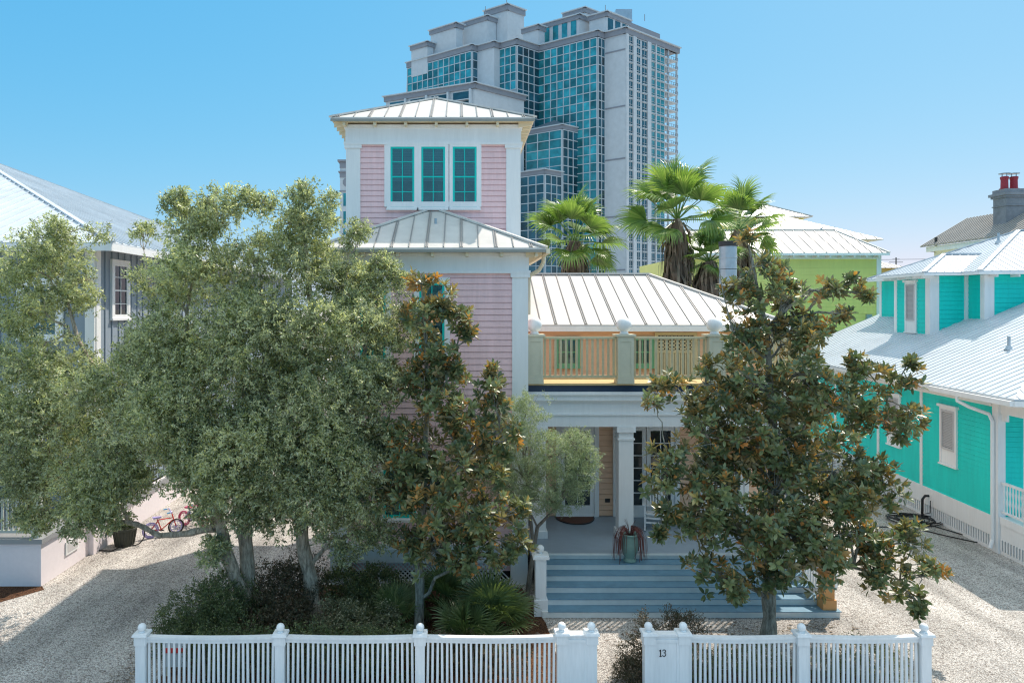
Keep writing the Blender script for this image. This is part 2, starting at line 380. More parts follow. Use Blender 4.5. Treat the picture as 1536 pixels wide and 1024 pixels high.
def french_door(parent, fr, w, h, nx, ny, leafs=1):
    m = MB(); c = .13
    m.fbox(fr, -w/2-c, -w/2, 0, .08, 0, h+c); m.fbox(fr, w/2, w/2+c, 0, .08, 0, h+c); m.fbox(fr, -w/2, w/2, 0, .08, h, h+c)
    m.fbox(fr, -w/2, w/2, 0, .11, 0, .04)
    o = m.build('door', WHITE, parent)
    lw = w/leafs
    for l in range(leafs):
        c0 = -w/2+lw*l; m = MB(); st = .12
        m.fbox(fr, c0+.01, c0+st, .02, .06, .04, h); m.fbox(fr, c0+lw-st, c0+lw-.01, .02, .06, .04, h)
        m.fbox(fr, c0+st, c0+lw-st, .02, .06, .04, .32); m.fbox(fr, c0+st, c0+lw-st, .02, .06, h-st, h)
        for i in range(1, nx): x = c0+st+(lw-2*st)*i/nx; m.fbox(fr, x-.013, x+.013, .025, .055, .32, h-st)
        for j in range(1, ny): z = .32+(h-st-.32)*j/ny; m.fbox(fr, c0+st, c0+lw-st, .027, .053, z-.013, z+.013)
        lf = m.build('door_leaf', WHITE, o)
        m = MB(); m.fbox(fr, c0+st*.5, c0+lw-st*.5, .032, .038, .2, h-st*.5); m.build('pane', PANE, lf)
        m = MB(); kx = c0+lw-st*.5 if l == 0 else c0+st*.5
        m.ball(fr[0]+fr[1]*kx+fr[2]*.09+Vector((0, 0, 1.0)), .03, 8); m.build('handle', RUSTCAP, lf)
    return o
FRONT = lambda x, y, z: (Vector((x, y, z)), Vector((1, 0, 0)), Vector((0, -1, 0)))

# ------------------------------------------------------------------ ground
m = MB(); m.face([(-900, -60, 0), (900, -60, 0), (900, 1600, 0), (-900, 1600, 0)])
tag(m.build('ground', GRAVEL), kind='structure')
def patch(name, pts, z, mat, kind='structure'):
    m = MB(); m.face([(x, y, z) for x, y in pts]); return tag(m.build(name, mat), kind=kind)
def blob(cx, cy, rx, ry, n=36, jit=.13):
    return [(cx+rx*math.cos(2*math.pi*k/n)*(1+random.uniform(-jit, jit)), cy+ry*math.sin(2*math.pi*k/n)*(1+random.uniform(-jit, jit))) for k in range(n)]
patch('mulch_bed', [(-5.6, 12.55), (1.75, 12.55), (1.9, 13.4), (1.85, 15.2), (1.5, 17.1), (-3.5, 17.3), (-4.6, 16.2), (-5.3, 14.2)], .004, MULCH)
patch('mulch_bed', [(-16, 15.2), (-10.9, 15.9), (-10.0, 17.0), (-10.25, 17.3), (-16, 17.3)], .004, MULCH)
patch('mulch_bed', [(4.0, 12.5), (8.0, 12.5), (7.6, 13.0), (6.2, 13.35), (4.4, 13.2)], .004, MULCH)

# ------------------------------------------------------------------ the pink tower house
H = thing('beach_house', 'pink clapboard house with square upper tower, white metal roofs and balcony over the front porch', 'house', (2.5, 20.5, 0))
TX0, TX1, TY = -3.12, 1.64, 17.4
m = MB()
lap_wall(m, (TX0, TY), (TX1, TY), .98, 7.75, (0, -1)); lap_wall(m, (TX1, TY), (TX1, 22.2), .98, 7.75, (1, 0)); lap_wall(m, (TX0, TY), (TX0, 22.2), .98, 7.75, (-1, 0))
m.box(TX0+.02, TX1-.02, TY+.02, 22.2, .3, 8.15)
m.build('wall', PINK, H)
UY = 19.6
m = MB()
lap_wall(m, (TX0, UY), (TX1, UY), 8.2, 11.35, (0, -1)); lap_wall(m, (TX1, UY), (TX1, 24.4), 8.2, 11.35, (1, 0)); lap_wall(m, (TX0, UY), (TX0, 24.4), 8.2, 11.35, (-1, 0))
m.box(TX0+.02, TX1-.02, UY+.02, 24.4, 7.9, 11.85)
m.build('wall', PINK, H)
m = MB()     # corner boards, friezes, water table of the tower
for (y, z0, z1, f0, f1) in ((TY, .98, 7.62, 7.62, 8.12), (UY, 8.3, 11.28, 11.28, 11.82)):
    for x0, x1 in ((TX0-.035, TX0+.36), (TX1-.36, TX1+.035)):
        m.box(x0, x1, y-.05, y+.34, z0, z1-.10)
        m.box(x0-.04, x1+.04, y-.085, y+.36, z1-.10, z1)
    m.box(TX0-.05, TX1+.05, y-.06, y+4.84, f0+.002, f1); m.box(TX0-.09, TX1+.09, y-.10, y+4.86, f0, f0+.07)
    m.box(TX0-.09, TX1+.09, y-.10, y+4.86, f1-.08, f1+.004)
m.box(TX0-.10, TX1+.06, TY-.12, TY+.1, .86, .985)
m.box(TX0-.06, TX0+.40, TY-.09, TY+.2, 0, .86); m.box(TX1-.40, TX1+.02, TY-.09, TY+.2, 0, .86); m.box(TX0+.4, TX1-.4, TY-.06, TY+.1, .52, .86); m.box(TX0+.4, TX1-.4, TY-.06, TY+.1, 0, .08)
m.build('trim', WHITE, H)
m = MB()     # lattice of the tower base
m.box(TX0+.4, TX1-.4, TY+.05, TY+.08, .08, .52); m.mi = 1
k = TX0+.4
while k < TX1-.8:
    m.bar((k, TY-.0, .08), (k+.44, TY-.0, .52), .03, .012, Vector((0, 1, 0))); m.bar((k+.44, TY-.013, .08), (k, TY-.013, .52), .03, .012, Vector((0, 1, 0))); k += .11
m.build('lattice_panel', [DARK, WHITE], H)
# roofs of the tower
def eave(mb, x0, x1, y0, y1, ze, ov):
    """soffit, fascia and rafter tails below a hip roof"""
    mb.mi = 0
    mb.box(x0+.02, x1-.02, y0+.02, y1-.02, ze-.075, ze-.055)
    mb.mi = 1
    k = x0+.35
    while k < x1-.2:
        mb.box(k-.035, k+.035, y0+.06, y0+ov+.03, ze-.20, ze-.076); k += .84
    k = y0+.25
    while k < y1:
        for (a, b) in ((x1-ov-.03, x1-.06), (x0+.06, x0+ov+.03)):
            mb.hexa([(a, k-.03, ze-.22), (b, k-.03, ze-.17), (b, k+.03, ze-.17), (a, k+.03, ze-.22), (a, k-.03, ze-.076), (b, k-.03, ze-.076), (b, k+.03, ze-.076), (a, k+.03, ze-.076)])
        k += .42
for (y, ze, ov) in ((TY, 8.22, .42), (UY, 11.95, .40)):
    x0, x1, y0 = TX0-ov, TX1+ov, y-ov
    y1 = y0+(x1-x0)
    m = MB(); hip_roof(m, x0, x1, y0, y1, ze, .475, .42); 
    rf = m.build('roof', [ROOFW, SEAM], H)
    m = MB(); eave(m, x0, x1, y0, y1, ze, ov); m.build('soffit', [CREAM, CREAM], rf)
    m = MB(); t = .03
    m.box(x0, x1, y0-.012, y0+t, ze-.11, ze-.045); m.build('fascia', paint('fascia_grey', (.30, .31, .28), .6, .1), rf)
m = MB(); m.tube([(-.64, 18.6, 8.72), (-.64, 18.6, 9.12)], .035, 10); m.lathe((-.64, 18.6, 8.70), [(.11, 0), (.09, .06), (.04, .1)], 10); m.build('vent_pipe', METALG, H)
m = MB()     # gutter end and elbow on the right of the lower tower roof
m.box(TX1+.43, TX1+.53, TY-.42, TY+4.4, 8.08, 8.2)
m.tube([(TX1+.48, TY+.5, 8.1), (TX1+.47, TY+.5, 7.92), (TX1+.36, TY+.5, 7.72), (TX1+.14, TY+.5, 7.6), (TX1+.10, TY+.5, 7.45), (TX1+.10, TY+.5, 6.6)], .05, 8)
m.build('downspout', CREAM, H)
# tower windows
for px in (604, 650, 697): window(H, FRONT(gx(px, UY), UY-.02, gz(311, UY)), .66, 1.66, TEALF, 2, 4, cas=.095, blind=.55)
m = MB(); xa, xb = gx(577, UY), gx(722, UY); 
for (x0, x1, z0, z1) in ((xa, xb, 9.56, 9.70), (xa, xb, 11.33, 11.40)): m.box(x0, x1, UY-.085, UY, z0, z1)
for (x0, x1) in ((xa, gx(585, UY)-.06), (gx(716, UY)+.065, xb)): m.box(x0, x1, UY-.08, UY, 9.7, 11.33)
m.build('window_casing', WHITE, H)
window(H, FRONT(gx(648, TY), TY-.02, gz(537, TY)), .62, 1.85, TEALF, 2, 4, cas=.13, blind=.5)
window(H, FRONT(gx(560, TY), TY-.02, gz(537, TY)), .62, 1.85, TEALF, 2, 4, cas=.13, blind=.5)
window(H, FRONT(gx(600, TY), TY-.02, gz(775, TY)), .8, 1.7, TEALF, 2, 4, cas=.13, blind=.5)
# main block behind the porch
MX1, MY = 8.95, 20.1
m = MB()
lap_wall(m, (TX1, MY), (MX1, MY), .88, 4.4, (0, -1)); lap_wall(m, (TX1, MY+.1), (MX1, MY+.1), 4.86, 6.25, (0, -1), .11, .002)
lap_wall(m, (MX1, MY), (MX1, 26.2), .6, 6.25, (1, 0)); m.box(TX1, MX1-.02, MY+.12, 26.2, .1, 6.2); m.box(TX1, MX1-.02, MY+.02, MY+.12, .1, 4.86)
m.build('wall', PEACH, H)
m = MB()
hw = 3.2; ez = 6.30; x1 = 9.32; y0 = 19.75; A = Vector((TX1, y0+hw, ez+1.55)); B = Vector((x1-hw, y0+hw, ez+1.55))
slope(m, [(TX1, y0, ez), (x1, y0, ez), B, A], .42); slope(m, [(x1, y0, ez), (x1, y0+2*hw, ez), B], .42); slope(m, [(x1, y0+2*hw, ez), (TX1, y0+2*hw, ez), A, B], .42)
ridge_caps(m, [(A, B), (B, (x1, y0, ez)), (B, (x1, y0+2*hw, ez))])
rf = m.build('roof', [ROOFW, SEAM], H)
m = MB(); m.box(TX1+.04, x1-.02, y0+.03, y0+.4, ez-.10, ez-.06); m.box(TX1+.04, x1, y0-.015, y0+.03, ez-.19, ez-.045); m.build('fascia', WHITE, rf)
m = MB(); fx, fy = gx(1092, 22.8), 22.8
m.lathe((fx, fy, 6.2), [(.27, 0), (.27, 2.15), (.285, 2.16), (.285, 2.2), (.27, 2.21), (.27, 2.55)], 20); m.mi = 1; m.lathe((fx, fy, 8.74), [(.29, 0), (.29, .16), (.22, .17)], 20); m.lathe((fx, fy, 8.0), [(.276, 0), (.276, .015)], 20)
m.build('flue', [METALG, RUSTCAP], H, smooth=False)
# porch: floor, stairs, columns, beam
PZ = .86; SX0, SX1 = 1.9, 8.0
m = MB(); m.box(TX1+.06, 9.2, 17.05, MY-.021, PZ-.06, PZ); m.build('porch_floor', PORCHF, H)
m = MB(); m.box(SX1+.1, 9.15, 17.12, MY-.03, 0, PZ-.06); m.build('porch_base', WHITE, H)
for i in range(6):
    zt = PZ-i*.1433; y = 17.05-i*.32
    m = MB(); m.box(SX0+.04, SX1+(.30 if i == 5 else .05), y+.02, y+.4, max(0, zt-.36), zt-.015) if i < 5 else m.box(SX0-.1, SX1+.32, y+.02, y+.4, 0, zt-.015)
    if i > 0:
        m.mi = 1; m.box(SX0+.03, SX1+(.34 if i == 5 else .07), y-.012, y+.339, zt-.014, zt)
    else:
        m.mi = 0; m.box(SX0+.03, SX1+.07, y-.03, y+.02, zt-.05, zt-.004)
    m.build('step', [STEPW, STEPB], H)
for x, mt in ((1.78, WHITE), (8.12, SUNPOST)):
    y = 15.66; m = MB(); zb0 = .145 if x > 5 else 0
    m.box(x-.12, x+.12, y-.12, y+.12, zb0+.05, 1.26); m.box(x-.15, x+.15, y-.15, y+.15, zb0, .36)
    o = m.build('newel_post', mt, H)
    m = MB(); m.box(x-.18, x+.18, y-.18, y+.18, 1.26, 1.32); m.box(x-.15, x+.15, y-.15, y+.15, 1.32, 1.345); m.build('post_cap', WHITE, o)
    m = MB(); m.lathe((x, y, 1.345), [(.05, 0), (.04, .03)], 12); m.ball((x, y, 1.45), .085); m.build('ball_finial', WHITE, o, smooth=True)
    m = MB(); m.hexa([(x-.05, 15.75, .75), (x+.05, 15.75, .75), (x+.05, 17.3, 1.6), (x-.05, 17.3, 1.6), (x-.05, 15.75, .84), (x+.05, 15.75, .84), (x+.05, 17.3, 1.69), (x-.05, 17.3, 1.69)])
    for k in range(12):
        y = 15.85+k*.12; zb_ = .02+max(0, math.floor((y-15.45)/.32)+1)*.1433; m.box(x-.02, x+.02, y-.02, y+.02, zb_, .76+(y-15.75)*.548)
    if x > 5: m.build('handrail', WHITE, H)
COLX = (2.02, 4.27, 6.5, 8.72); CY = 18.35
for x in COLX:
    m = MB(); m.box(x-.19, x+.19, CY-.19, CY+.19, PZ, 3.72); m.box(x-.23, x+.23, CY-.23, CY+.23, PZ, PZ+.18)
    m.box(x-.22, x+.22, CY-.22, CY+.22, 3.38, 3.42); m.box(x-.24, x+.24, CY-.24, CY+.24, 3.58, 3.72)
    m.build('porch_column', WHITE, H)
m = MB()
m.box(TX1+.04, 9.05, CY-.21, CY+.21, 3.722, 4.02); m.box(TX1+.04, 9.08, CY-.25, CY+.2, 4.02, 4.06); m.box(TX1+.04, 9.05, CY-.215, CY+.2, 4.06, 4.36)
m.box(TX1+.04, 9.10, CY-.28, CY+.2, 4.36, 4.41); m.box(TX1+.04, 9.15, CY-.34, CY+.2, 4.41, 4.56); m.box(TX1+.04, 9.2, CY-.40, CY+.2, 4.56, 4.64)
m.box(8.6, 9.05, CY+.2, MY-.03, 3.722, 4.62)
m.build('porch_beam', WHITE, H)
m = MB(); m.box(TX1+.04, 8.6, CY+.212, MY-.03, 4.05, 4.10); m.build('porch_ceiling', paint('ceiling_blue', (.55, .65, .68), .6, .05), H)
m = MB(); m.box(TX1+.04, 9.2, CY-.37, MY+.07, 4.645, 4.80); m.build('roof_flashing', NAVY, H)
m = MB()
k = CY-.42
while k < MY+.05:
    m.box(TX1+.05, 9.25, k, min(k+.135, MY+.078), 4.805, 4.85); k += .14
m.build('balcony_deck', DECKW, H)
# balcony posts, railing
PYB = 18.05
for x in (1.90, 4.19, 6.5, 8.8):
    m = MB(); m.box(x-.2, x+.2, PYB-.2, PYB+.2, 4.852, 6.05); m.box(x-.215, x+.215, PYB-.215, PYB+.215, 4.852, 4.97); m.box(x-.25, x+.25, PYB-.25, PYB+.25, 6.05, 6.10)
    for (a, b, c, d) in ((-.2, -.13, 4.97, 6.05), (.13, .2, 4.97, 6.05), (-.13, .13, 5.92, 6.05), (-.13, .13, 4.97, 5.05)): m.box(x+a, x+b, PYB-.215, PYB-.2, c, d)
    o = m.build('balcony_post', POSTW, H)
    m = MB(); m.lathe((x, PYB, 6.10), [(.13, 0), (.10, .05), (.09, .09)], 16); m.ball((x, PYB, 6.34), .195); m.build('ball_finial', WHITE, o, smooth=True)
for xa, xb in ((2.1, 3.99), (4.39, 6.3), (6.7, 8.6)):
    m = MB(); m.box(xa, xb, PYB-.05, PYB+.05, 5.98, 6.04); m.box(xa, xb, PYB-.03, PYB+.03, 4.99, 5.05)
    n = int((xb-xa)/.128)
    for i in range(n):
        x = xa+(i+.5)*(xb-xa)/n; m.box(x-.028, x+.028, PYB-.02, PYB+.02, 5.05, 5.98)
    m.build('balcony_railing', RAILW, H)
m = MB(); m.box(8.78, 8.82, PYB+.2, MY, 5.98, 6.04); m.box(8.78, 8.82, PYB+.2, MY, 4.99, 5.05)
for i in range(14): y = PYB+.27+i*.13; m.box(8.78, 8.82, y-.02, y+.02, 5.05, 5.98)
m.build('balcony_railing', RAILW, H)
for xc in (3.06, 5.2, 7.55): window(H, FRONT(xc, MY+.08, 5.12), .62, .78, GREENF, 2, 2, casing=GREENF, cas=.05)
m = MB(); fr = FRONT(6.15, MY+.08, 4.87)     # pierced timber screen
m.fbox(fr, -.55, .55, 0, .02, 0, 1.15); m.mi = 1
for a, b, c, d in ((-.6, -.52, 0, 1.2), (.52, .6, 0, 1.2), (-.52, .52, .62, .68), (-.52, .52, 1.12, 1.2)): m.fbox(fr, a, b, .02, .07, c, d)
for i in range(-9, 10):
    x = i*.055
    m.fbox(fr, x-.02, x+.02, .022, .04, 0, .62)
for i in range(10):
    for j in range(4):
        x = -.47+i*.104; z = .73+j*.105
        m.bar(fr[0]+Vector((x-.045, -.03, z-.045)), fr[0]+Vector((x+.045, -.03, z+.045)), .03, .012, Vector((0, 1, 0))); m.bar(fr[0]+Vector((x-.045, -.036, z+.045)), fr[0]+Vector((x+.045, -.036, z-.045)), .03, .012, Vector((0, 1, 0)))
m.build('timber_screen', [DARK, RAILW], H)
# porch doors, outlet, small rail
french_door(H, FRONT(3.33, MY-.022, PZ), .95, 2.55, 2, 5)
french_door(H, FRONT(5.28, MY-.022, PZ), 1.62, 2.55, 2, 6, 2)
french_door(H, FRONT(7.6, MY-.022, PZ), .9, 2.55, 2, 5)
m = MB(); m.box(4.12, 4.26, MY-.03, MY-.021, 1.25, 1.36); m.build('wall_socket', RUSTCAP, H)
m = MB()
for y in np.arange(18.75, 19.75, .09): m.box(2.08, 2.11, y-.018, y+.018, .92, 1.30)
m.box(2.07, 2.12, 18.7, 19.75, 1.30, 1.34); m.box(2.07, 2.12, 18.7, 19.75, .88, .92); m.build('porch_rail', WHITE, H)
# right side trim
m = MB(); m.box(MX1-.2, MX1+.05, MY-.06, MY+.2, .86, 6.2); m.build('corner_board', WHITE, H)

# ------------------------------------------------------------------ doormat, planter, rocking chair
m = MB(); c = (gx(861, 20.0), 19.95); n = 24
arc = [(c[0]+.54*math.cos(math.pi+math.pi*k/n), c[1]+.68*math.sin(math.pi+math.pi*k/n)) for k in range(n+1)]
m.grid([(x, y, PZ+.004) for x, y in arc]+[(x, y, PZ+.022) for x, y in arc], [tuple(range(n, -1, -1)), tuple(range(n+1, 2*n+2))]+[(i, i+1, n+2+i, n+1+i) for i in range(n)]+[(n, 0, n+1, 2*n+1)])
m.mi = 1
m.tube([(x, y, PZ+.018) for x, y in arc], .018, 6)
tag(m.build('doormat', [MATB, BLACKP], loc=(c[0], c[1], PZ)), 'brown half-round doormat with dark rim on the porch at the left glazed door', 'doormat')
UX, UYY = gx(945, 16.9), 16.93; UZ = PZ-.1433
T = thing('planter', 'pale green glazed urn with drooping reddish plant standing on the top stair', 'planter', (UX, UYY, UZ))
m = MB(); m.lathe((UX, UYY, UZ+.002), [(.15, 0), (.155, .03), (.11, .06), (.10, .09), (.15, .15), (.195, .28), (.205, .42), (.18, .56), (.175, .60), (.205, .63), (.21, .66), (.17, .66), (.15, .60)], 26); m.build('urn', URN, T, smooth=True)
m = MB(); m.lathe((UX, UYY, UZ+.59), [(.165, 0), (.14, .03), (.02, .04)], 14); m.build('soil', DARK, T)
m = MB()
for i in range(95):
    a = random.uniform(0, 2*math.pi); a = a if math.sin(a) < .4 or random.random() < .5 else -a
    r = random.uniform(.25, .40); d = Vector((math.cos(a), math.sin(a), 0)); o = Vector((UX, UYY, UZ+.62)); drop = random.uniform(.25, .62); m.rv = random.random()
    if abs(math.cos(a)) < .45 and i % 5: continue
    ps = [o+d*.05, o+d*r*.45+Vector((0, 0, .20)), o+d*r*.8+Vector((0, 0, .12)), o+d*r+Vector((0, 0, -.1*drop)), o+d*(r+.03)+Vector((0, 0, -drop))]
    for p, q, w in zip(ps, ps[1:], (.009, .010, .012, .013)): m.bar(p, q, w, .003)
for i in range(6):
    a = random.uniform(0, 6.28); m.tube([(UX, UYY, UZ+.62), (UX+.06*math.cos(a), UYY+.06*math.sin(a), UZ+.85), (UX+.14*math.cos(a), UYY+.14*math.sin(a), UZ+.98)], [.005, .004, .002], 4)
m.build('plant', REDPL, T)
T = thing('rocking_chair', 'white slatted rocking chair on the porch beside the middle column', 'chair', (gx(982, 19.05), 19.0, PZ), R(-14))
def L(m, name, mat=WHITE): return m.build(name, mat, T, local=True)
for s in (-1, 1):
    m = MB(); pts = []
    for k in range(9):
        t = -0.5+k/8*1.0; pts.append((s*.27, t*1.0+.05, .03+.16*(t*t)))
    for p, q in zip(pts, pts[1:]): m.bar(p, q, .035, .045)
    L(m, 'rocker')
    m = MB(); m.box(s*.27-.022, s*.27+.022, -.26, -.21, .06, .66); L(m, 'leg')
    m = MB(); m.bar((s*.25, .25, .06), (s*.25, .30, .42), .045, .045); m.bar((s*.25, .27, .42), (s*.25, .52, 1.15), .045, .04); L(m, 'back_post')
    m = MB(); m.bar((s*.29, -.30, .675), (s*.28, .36, .68), .085, .028); L(m, 'armrest')
m = MB()
for k in range(7): y = -.26+k*.075; m.box(-.27, .27, y, y+.062, .415-k*.008, .435-k*.008)
L(m, 'seat')
m = MB(); m.bar((-.25, .51, 1.12), (.25, .51, 1.12), .03, .12); m.bar((-.24, .30, .52), (.24, .30, .52), .03, .06)
for k in range(6): x = -.19+k*.076; m.bar((x, .305, .52), (x, .505, 1.08), .05, .014, Vector((0, 1, 0)))
L(m, 'backrest')
m = MB(); m.bar((-.27, -.235, .20), (.27, -.235, .20), .03, .04); m.bar((-.27, -.235, .32), (.27, -.235, .32), .03, .04); m.bar((-.25, .27, .2), (.25, .27, .2), .03, .04); L(m, 'stretcher')

# ------------------------------------------------------------------ the picket fence and gate piers
FY = 12.4
def fence_post(parent, x, hgt=1.12, w=.165):
    m = MB(); m.box(x-w/2, x+w/2, FY-w/2, FY+w/2, 0, hgt-.06); m.box(x-w/2-.018, x+w/2+.018, FY-w/2-.018, FY+w/2+.018, hgt-.22, hgt-.06)
    o = m.build('fence_post', FENCEW, parent)
    m = MB(); m.hexa([(x-.13, FY-.13, hgt-.06), (x+.13, FY-.13, hgt-.06), (x+.13, FY+.13, hgt-.06), (x-.13, FY+.13, hgt-.06), (x-.12, FY-.12, hgt-.02), (x+.12, FY-.12, hgt-.02), (x+.12, FY+.12, hgt-.02), (x-.12, FY+.12, hgt-.02)]); m.build('post_cap', FENCEW, o)
    m = MB(); m.lathe((x, FY, hgt-.02), [(.06, 0), (.045, .02)], 14); m.ball((x, FY, hgt+.064), .072); m.build('ball_finial', FENCEW, o, smooth=True)
def fence_panel(parent, xa, xb):
    m = MB(); N_ = 12
    def sag(x): return -.022*math.sin(math.pi*(x-xa)/(xb-xa))
    for k in range(N_):
        a = xa+(xb-xa)*k/N_; b = xa+(xb-xa)*(k+1)/N_
        m.hexa([(a, FY-.05, 1.0+sag(a)), (b, FY-.05, 1.0+sag(b)), (b, FY+.05, 1.0+sag(b)), (a, FY+.05, 1.0+sag(a)), (a, FY-.05, 1.04+sag(a)), (b, FY-.05, 1.04+sag(b)), (b, FY+.05, 1.04+sag(b)), (a, FY+.05, 1.04+sag(a))])
        m.hexa([(a, FY-.025, .93+sag(a)), (b, FY-.025, .93+sag(b)), (b, FY-.005, .93+sag(b)), (a, FY-.005, .93+sag(a)), (a, FY-.025, 1.0+sag(a)), (b, FY-.025, 1.0+sag(b)), (b, FY-.005, 1.0+sag(b)), (a, FY-.005, 1.0+sag(a))])
    m.box(xa, xb, FY-.03, FY+.03, .10, .17)
    n = int(round((xb-xa)/.0865))
    for i in range(n):
        x = xa+(i+.5)*(xb-xa)/n+random.uniform(-.003, .003); lean = random.uniform(-.011, .011)
        m.hexa([(x-.02, FY-.02, .17), (x+.02, FY-.02, .17), (x+.02, FY+.02, .17), (x-.02, FY+.02, .17), (x-.02+lean, FY-.004, .98), (x+.02+lean, FY-.004, .98), (x+.02+lean, FY+.02, .98), (x-.02+lean, FY+.02, .98)])
    m.build('picket_panel', FENCEW, parent)
def pier(parent, xa, xb):
    m = MB(); x0, x1 = xa, xb
    m.box(xa+.12, xb-.12, FY-.06, FY+.06, .05, 1.06); m.box(xa+.1, xb-.1, FY-.09, FY+.09, 1.06, 1.085)
    for a, b, c, d in ((xa+.17, xa+.22, .2, .95), (xb-.22, xb-.17, .2, .95), (xa+.17, xb-.17, .95, 1.0)): m.box(a, b, FY-.075, FY-.06, c, d)
    o = m.build('gate_pier', FENCEW, parent)
    for x in (xa+.085, xb-.085): fence_post(parent, x, 1.14, .17)
    return o
FL = thing('picket_fence', 'white picket fence run left of the gateway, in front of the shrubs and grey trunks', 'fence', (-2, FY, 0), group='white front fence')
for x in (-5.58, -3.15, -.70): fence_post(FL, x)
for a, b in ((-5.49, -3.24), (-3.06, -.79), (-.61, 1.69)): fence_panel(FL, a, b)
pier(FL, 1.70, 2.39)
FRR = thing('picket_fence', 'white picket fence run right of the gateway, with house number 13 on its pier', 'fence', (6, FY, 0), group='white front fence')
o = pier(FRR, 3.22, 4.0)
for x in (5.99, 8.14): fence_post(FRR, x)
for a, b in ((4.0, 5.90), (6.08, 8.05)): fence_panel(FRR, a, b)
m = MB(); x0 = gx(991, FY-.07); zc = gz(979, FY-.07); yy = FY-.066; hh = .058    # the digits 1 and 3
m.bar((x0, yy, zc-hh), (x0, yy, zc+hh), .016, .01, Vector((0, 1, 0))); m.bar((x0-.02, yy-.001, zc-hh), (x0+.02, yy-.001, zc-hh), .008, .01, Vector((0, 1, 0))); m.bar((x0-.022, yy-.001, zc+hh*.62), (x0, yy-.001, zc+hh*.98), .009, .01, Vector((0, 1, 0)))
x3 = x0+.062
ps = [(x3-.026, zc+hh*.62), (x3-.016, zc+hh*.92), (x3+.004, zc+hh), (x3+.024, zc+hh*.8), (x3+.026, zc+hh*.45), (x3+.012, zc+hh*.14), (x3-.006, zc+hh*.08), (x3+.016, zc), (x3+.030, zc-hh*.35), (x3+.026, zc-hh*.72), (x3+.004, zc-hh), (x3-.018, zc-hh*.92), (x3-.028, zc-hh*.62)]
for p, q in zip(ps, ps[1:]): m.tube([(p[0], yy, p[1]), (q[0], yy, q[1])], .0065, 6)
m.build('house_number', BLACKP, o)

# ------------------------------------------------------------------ left grey-blue house
LH = thing('grey_house', 'blue-grey board and batten house with white hipped metal roof at the left edge', 'house', (-14, 22, 0))
WX, WY = -10.1, 19.5
m = MB(); batten_wall(m, (WX-12, WY), (WX, WY), 1.1, 8.42, (0, -1)); batten_wall(m, (WX, WY), (WX, 42.4), 1.1, 8.42, (1, 0)); m.box(WX-12, WX-.06, WY+.06, 42.4, 0, 8.4); m.build('wall', BLUEG, LH)
m = MB(); m.box(WX-.22, WX+.04, WY-.06, WY+.02, 1.1, 8.4); m.box(WX-.02, WX+.06, WY+.02, WY+.26, 1.1, 8.4); m.box(WX-12, WX+.05, WY-.07, WY, 4.5, 4.75); m.build('corner_board', WHITE, LH)
m = MB(); hip_roof(m, WX-25.5, WX+.75, WY-.55, 43.2, 8.53, .41, .42, double=False, seam=False, w=.06, h=.035); rf = m.build('roof', [ROOFB, SEAM], LH)
m = MB(); m.box(WX-20, WX+.75, WY-.56, WY-.53, 8.30, 8.49); m.box(WX+.72, WX+.76, WY-.53, 43, 8.30, 8.49); m.box(WX-20, WX+.7, WY-.5, 43, 8.40, 8.44); m.build('fascia', WHITE, rf)
window(LH, FRONT(gx(62, WY), WY-.02, gz(505, WY)), .95, 1.45, WHITE, 2, 2, cas=.16)
window(LH, (Vector((WX+.0, 20.95, 6.5)), Vector((0, 1, 0)), Vector((1, 0, 0))), .85, 1.55, WHITE, 2, 4, cas=.13)
window(LH, (Vector((WX+.0, 25.5, 2.2)), Vector((0, 1, 0)), Vector((1, 0, 0))), .85, 1.55, WHITE, 2, 4, cas=.13)
m = MB(); m.box(-22, -10.2, 17.2, WY-.08, 0, 1.05); m.box(WX-.15, WX-.06, WY-.08, 30, 0, 1.05)
m.box(-10.2, WX+.04, WY-.1, 34, 0, 1.0); m.build('porch_base', LBASE, LH)
m = MB(); m.box(-22, -10.13, 17.12, WY-.07, 1.052, 1.17); m.box(-10.2, WX+.1, WY-.07, 34, .80, .98); m.build('porch_deck', paint('deck_grey', (.30, .31, .32), .6, .1), LH)
m = MB(); fr = (Vector((-10.195, 18.55, .5)), Vector((0, 1, 0)), Vector((1, 0, 0))); m.fbox(fr, -.3, .3, 0, .03, -.12, .22); m.mi = 1; m.fbox(fr, -.24, .24, .03, .036, -.07, .17); m.build('base_vent', [WHITE, SHUT], LH)
m = MB(); m.box(-22, -10.25, 17.28, 17.34, 2.02, 2.08); m.box(-22, -10.25, 17.28, 17.34, 1.27, 1.33)
for i in range(60): x = -10.4-i*.115; m.box(x-.025, x+.025, 17.29, 17.33, 1.33, 2.02)
m.box(-10.45, -10.27, 17.22, 17.4, 1.17, 4.5); m.box(-14.5, -14.3, 17.22, 17.4, 1.17, 4.5); m.box(-22, -10.2, 17.2, WY-.1, 4.5, 4.7); m.build('porch_railing', paint('sage_rail', (.46, .50, .46), .6, .1), LH)

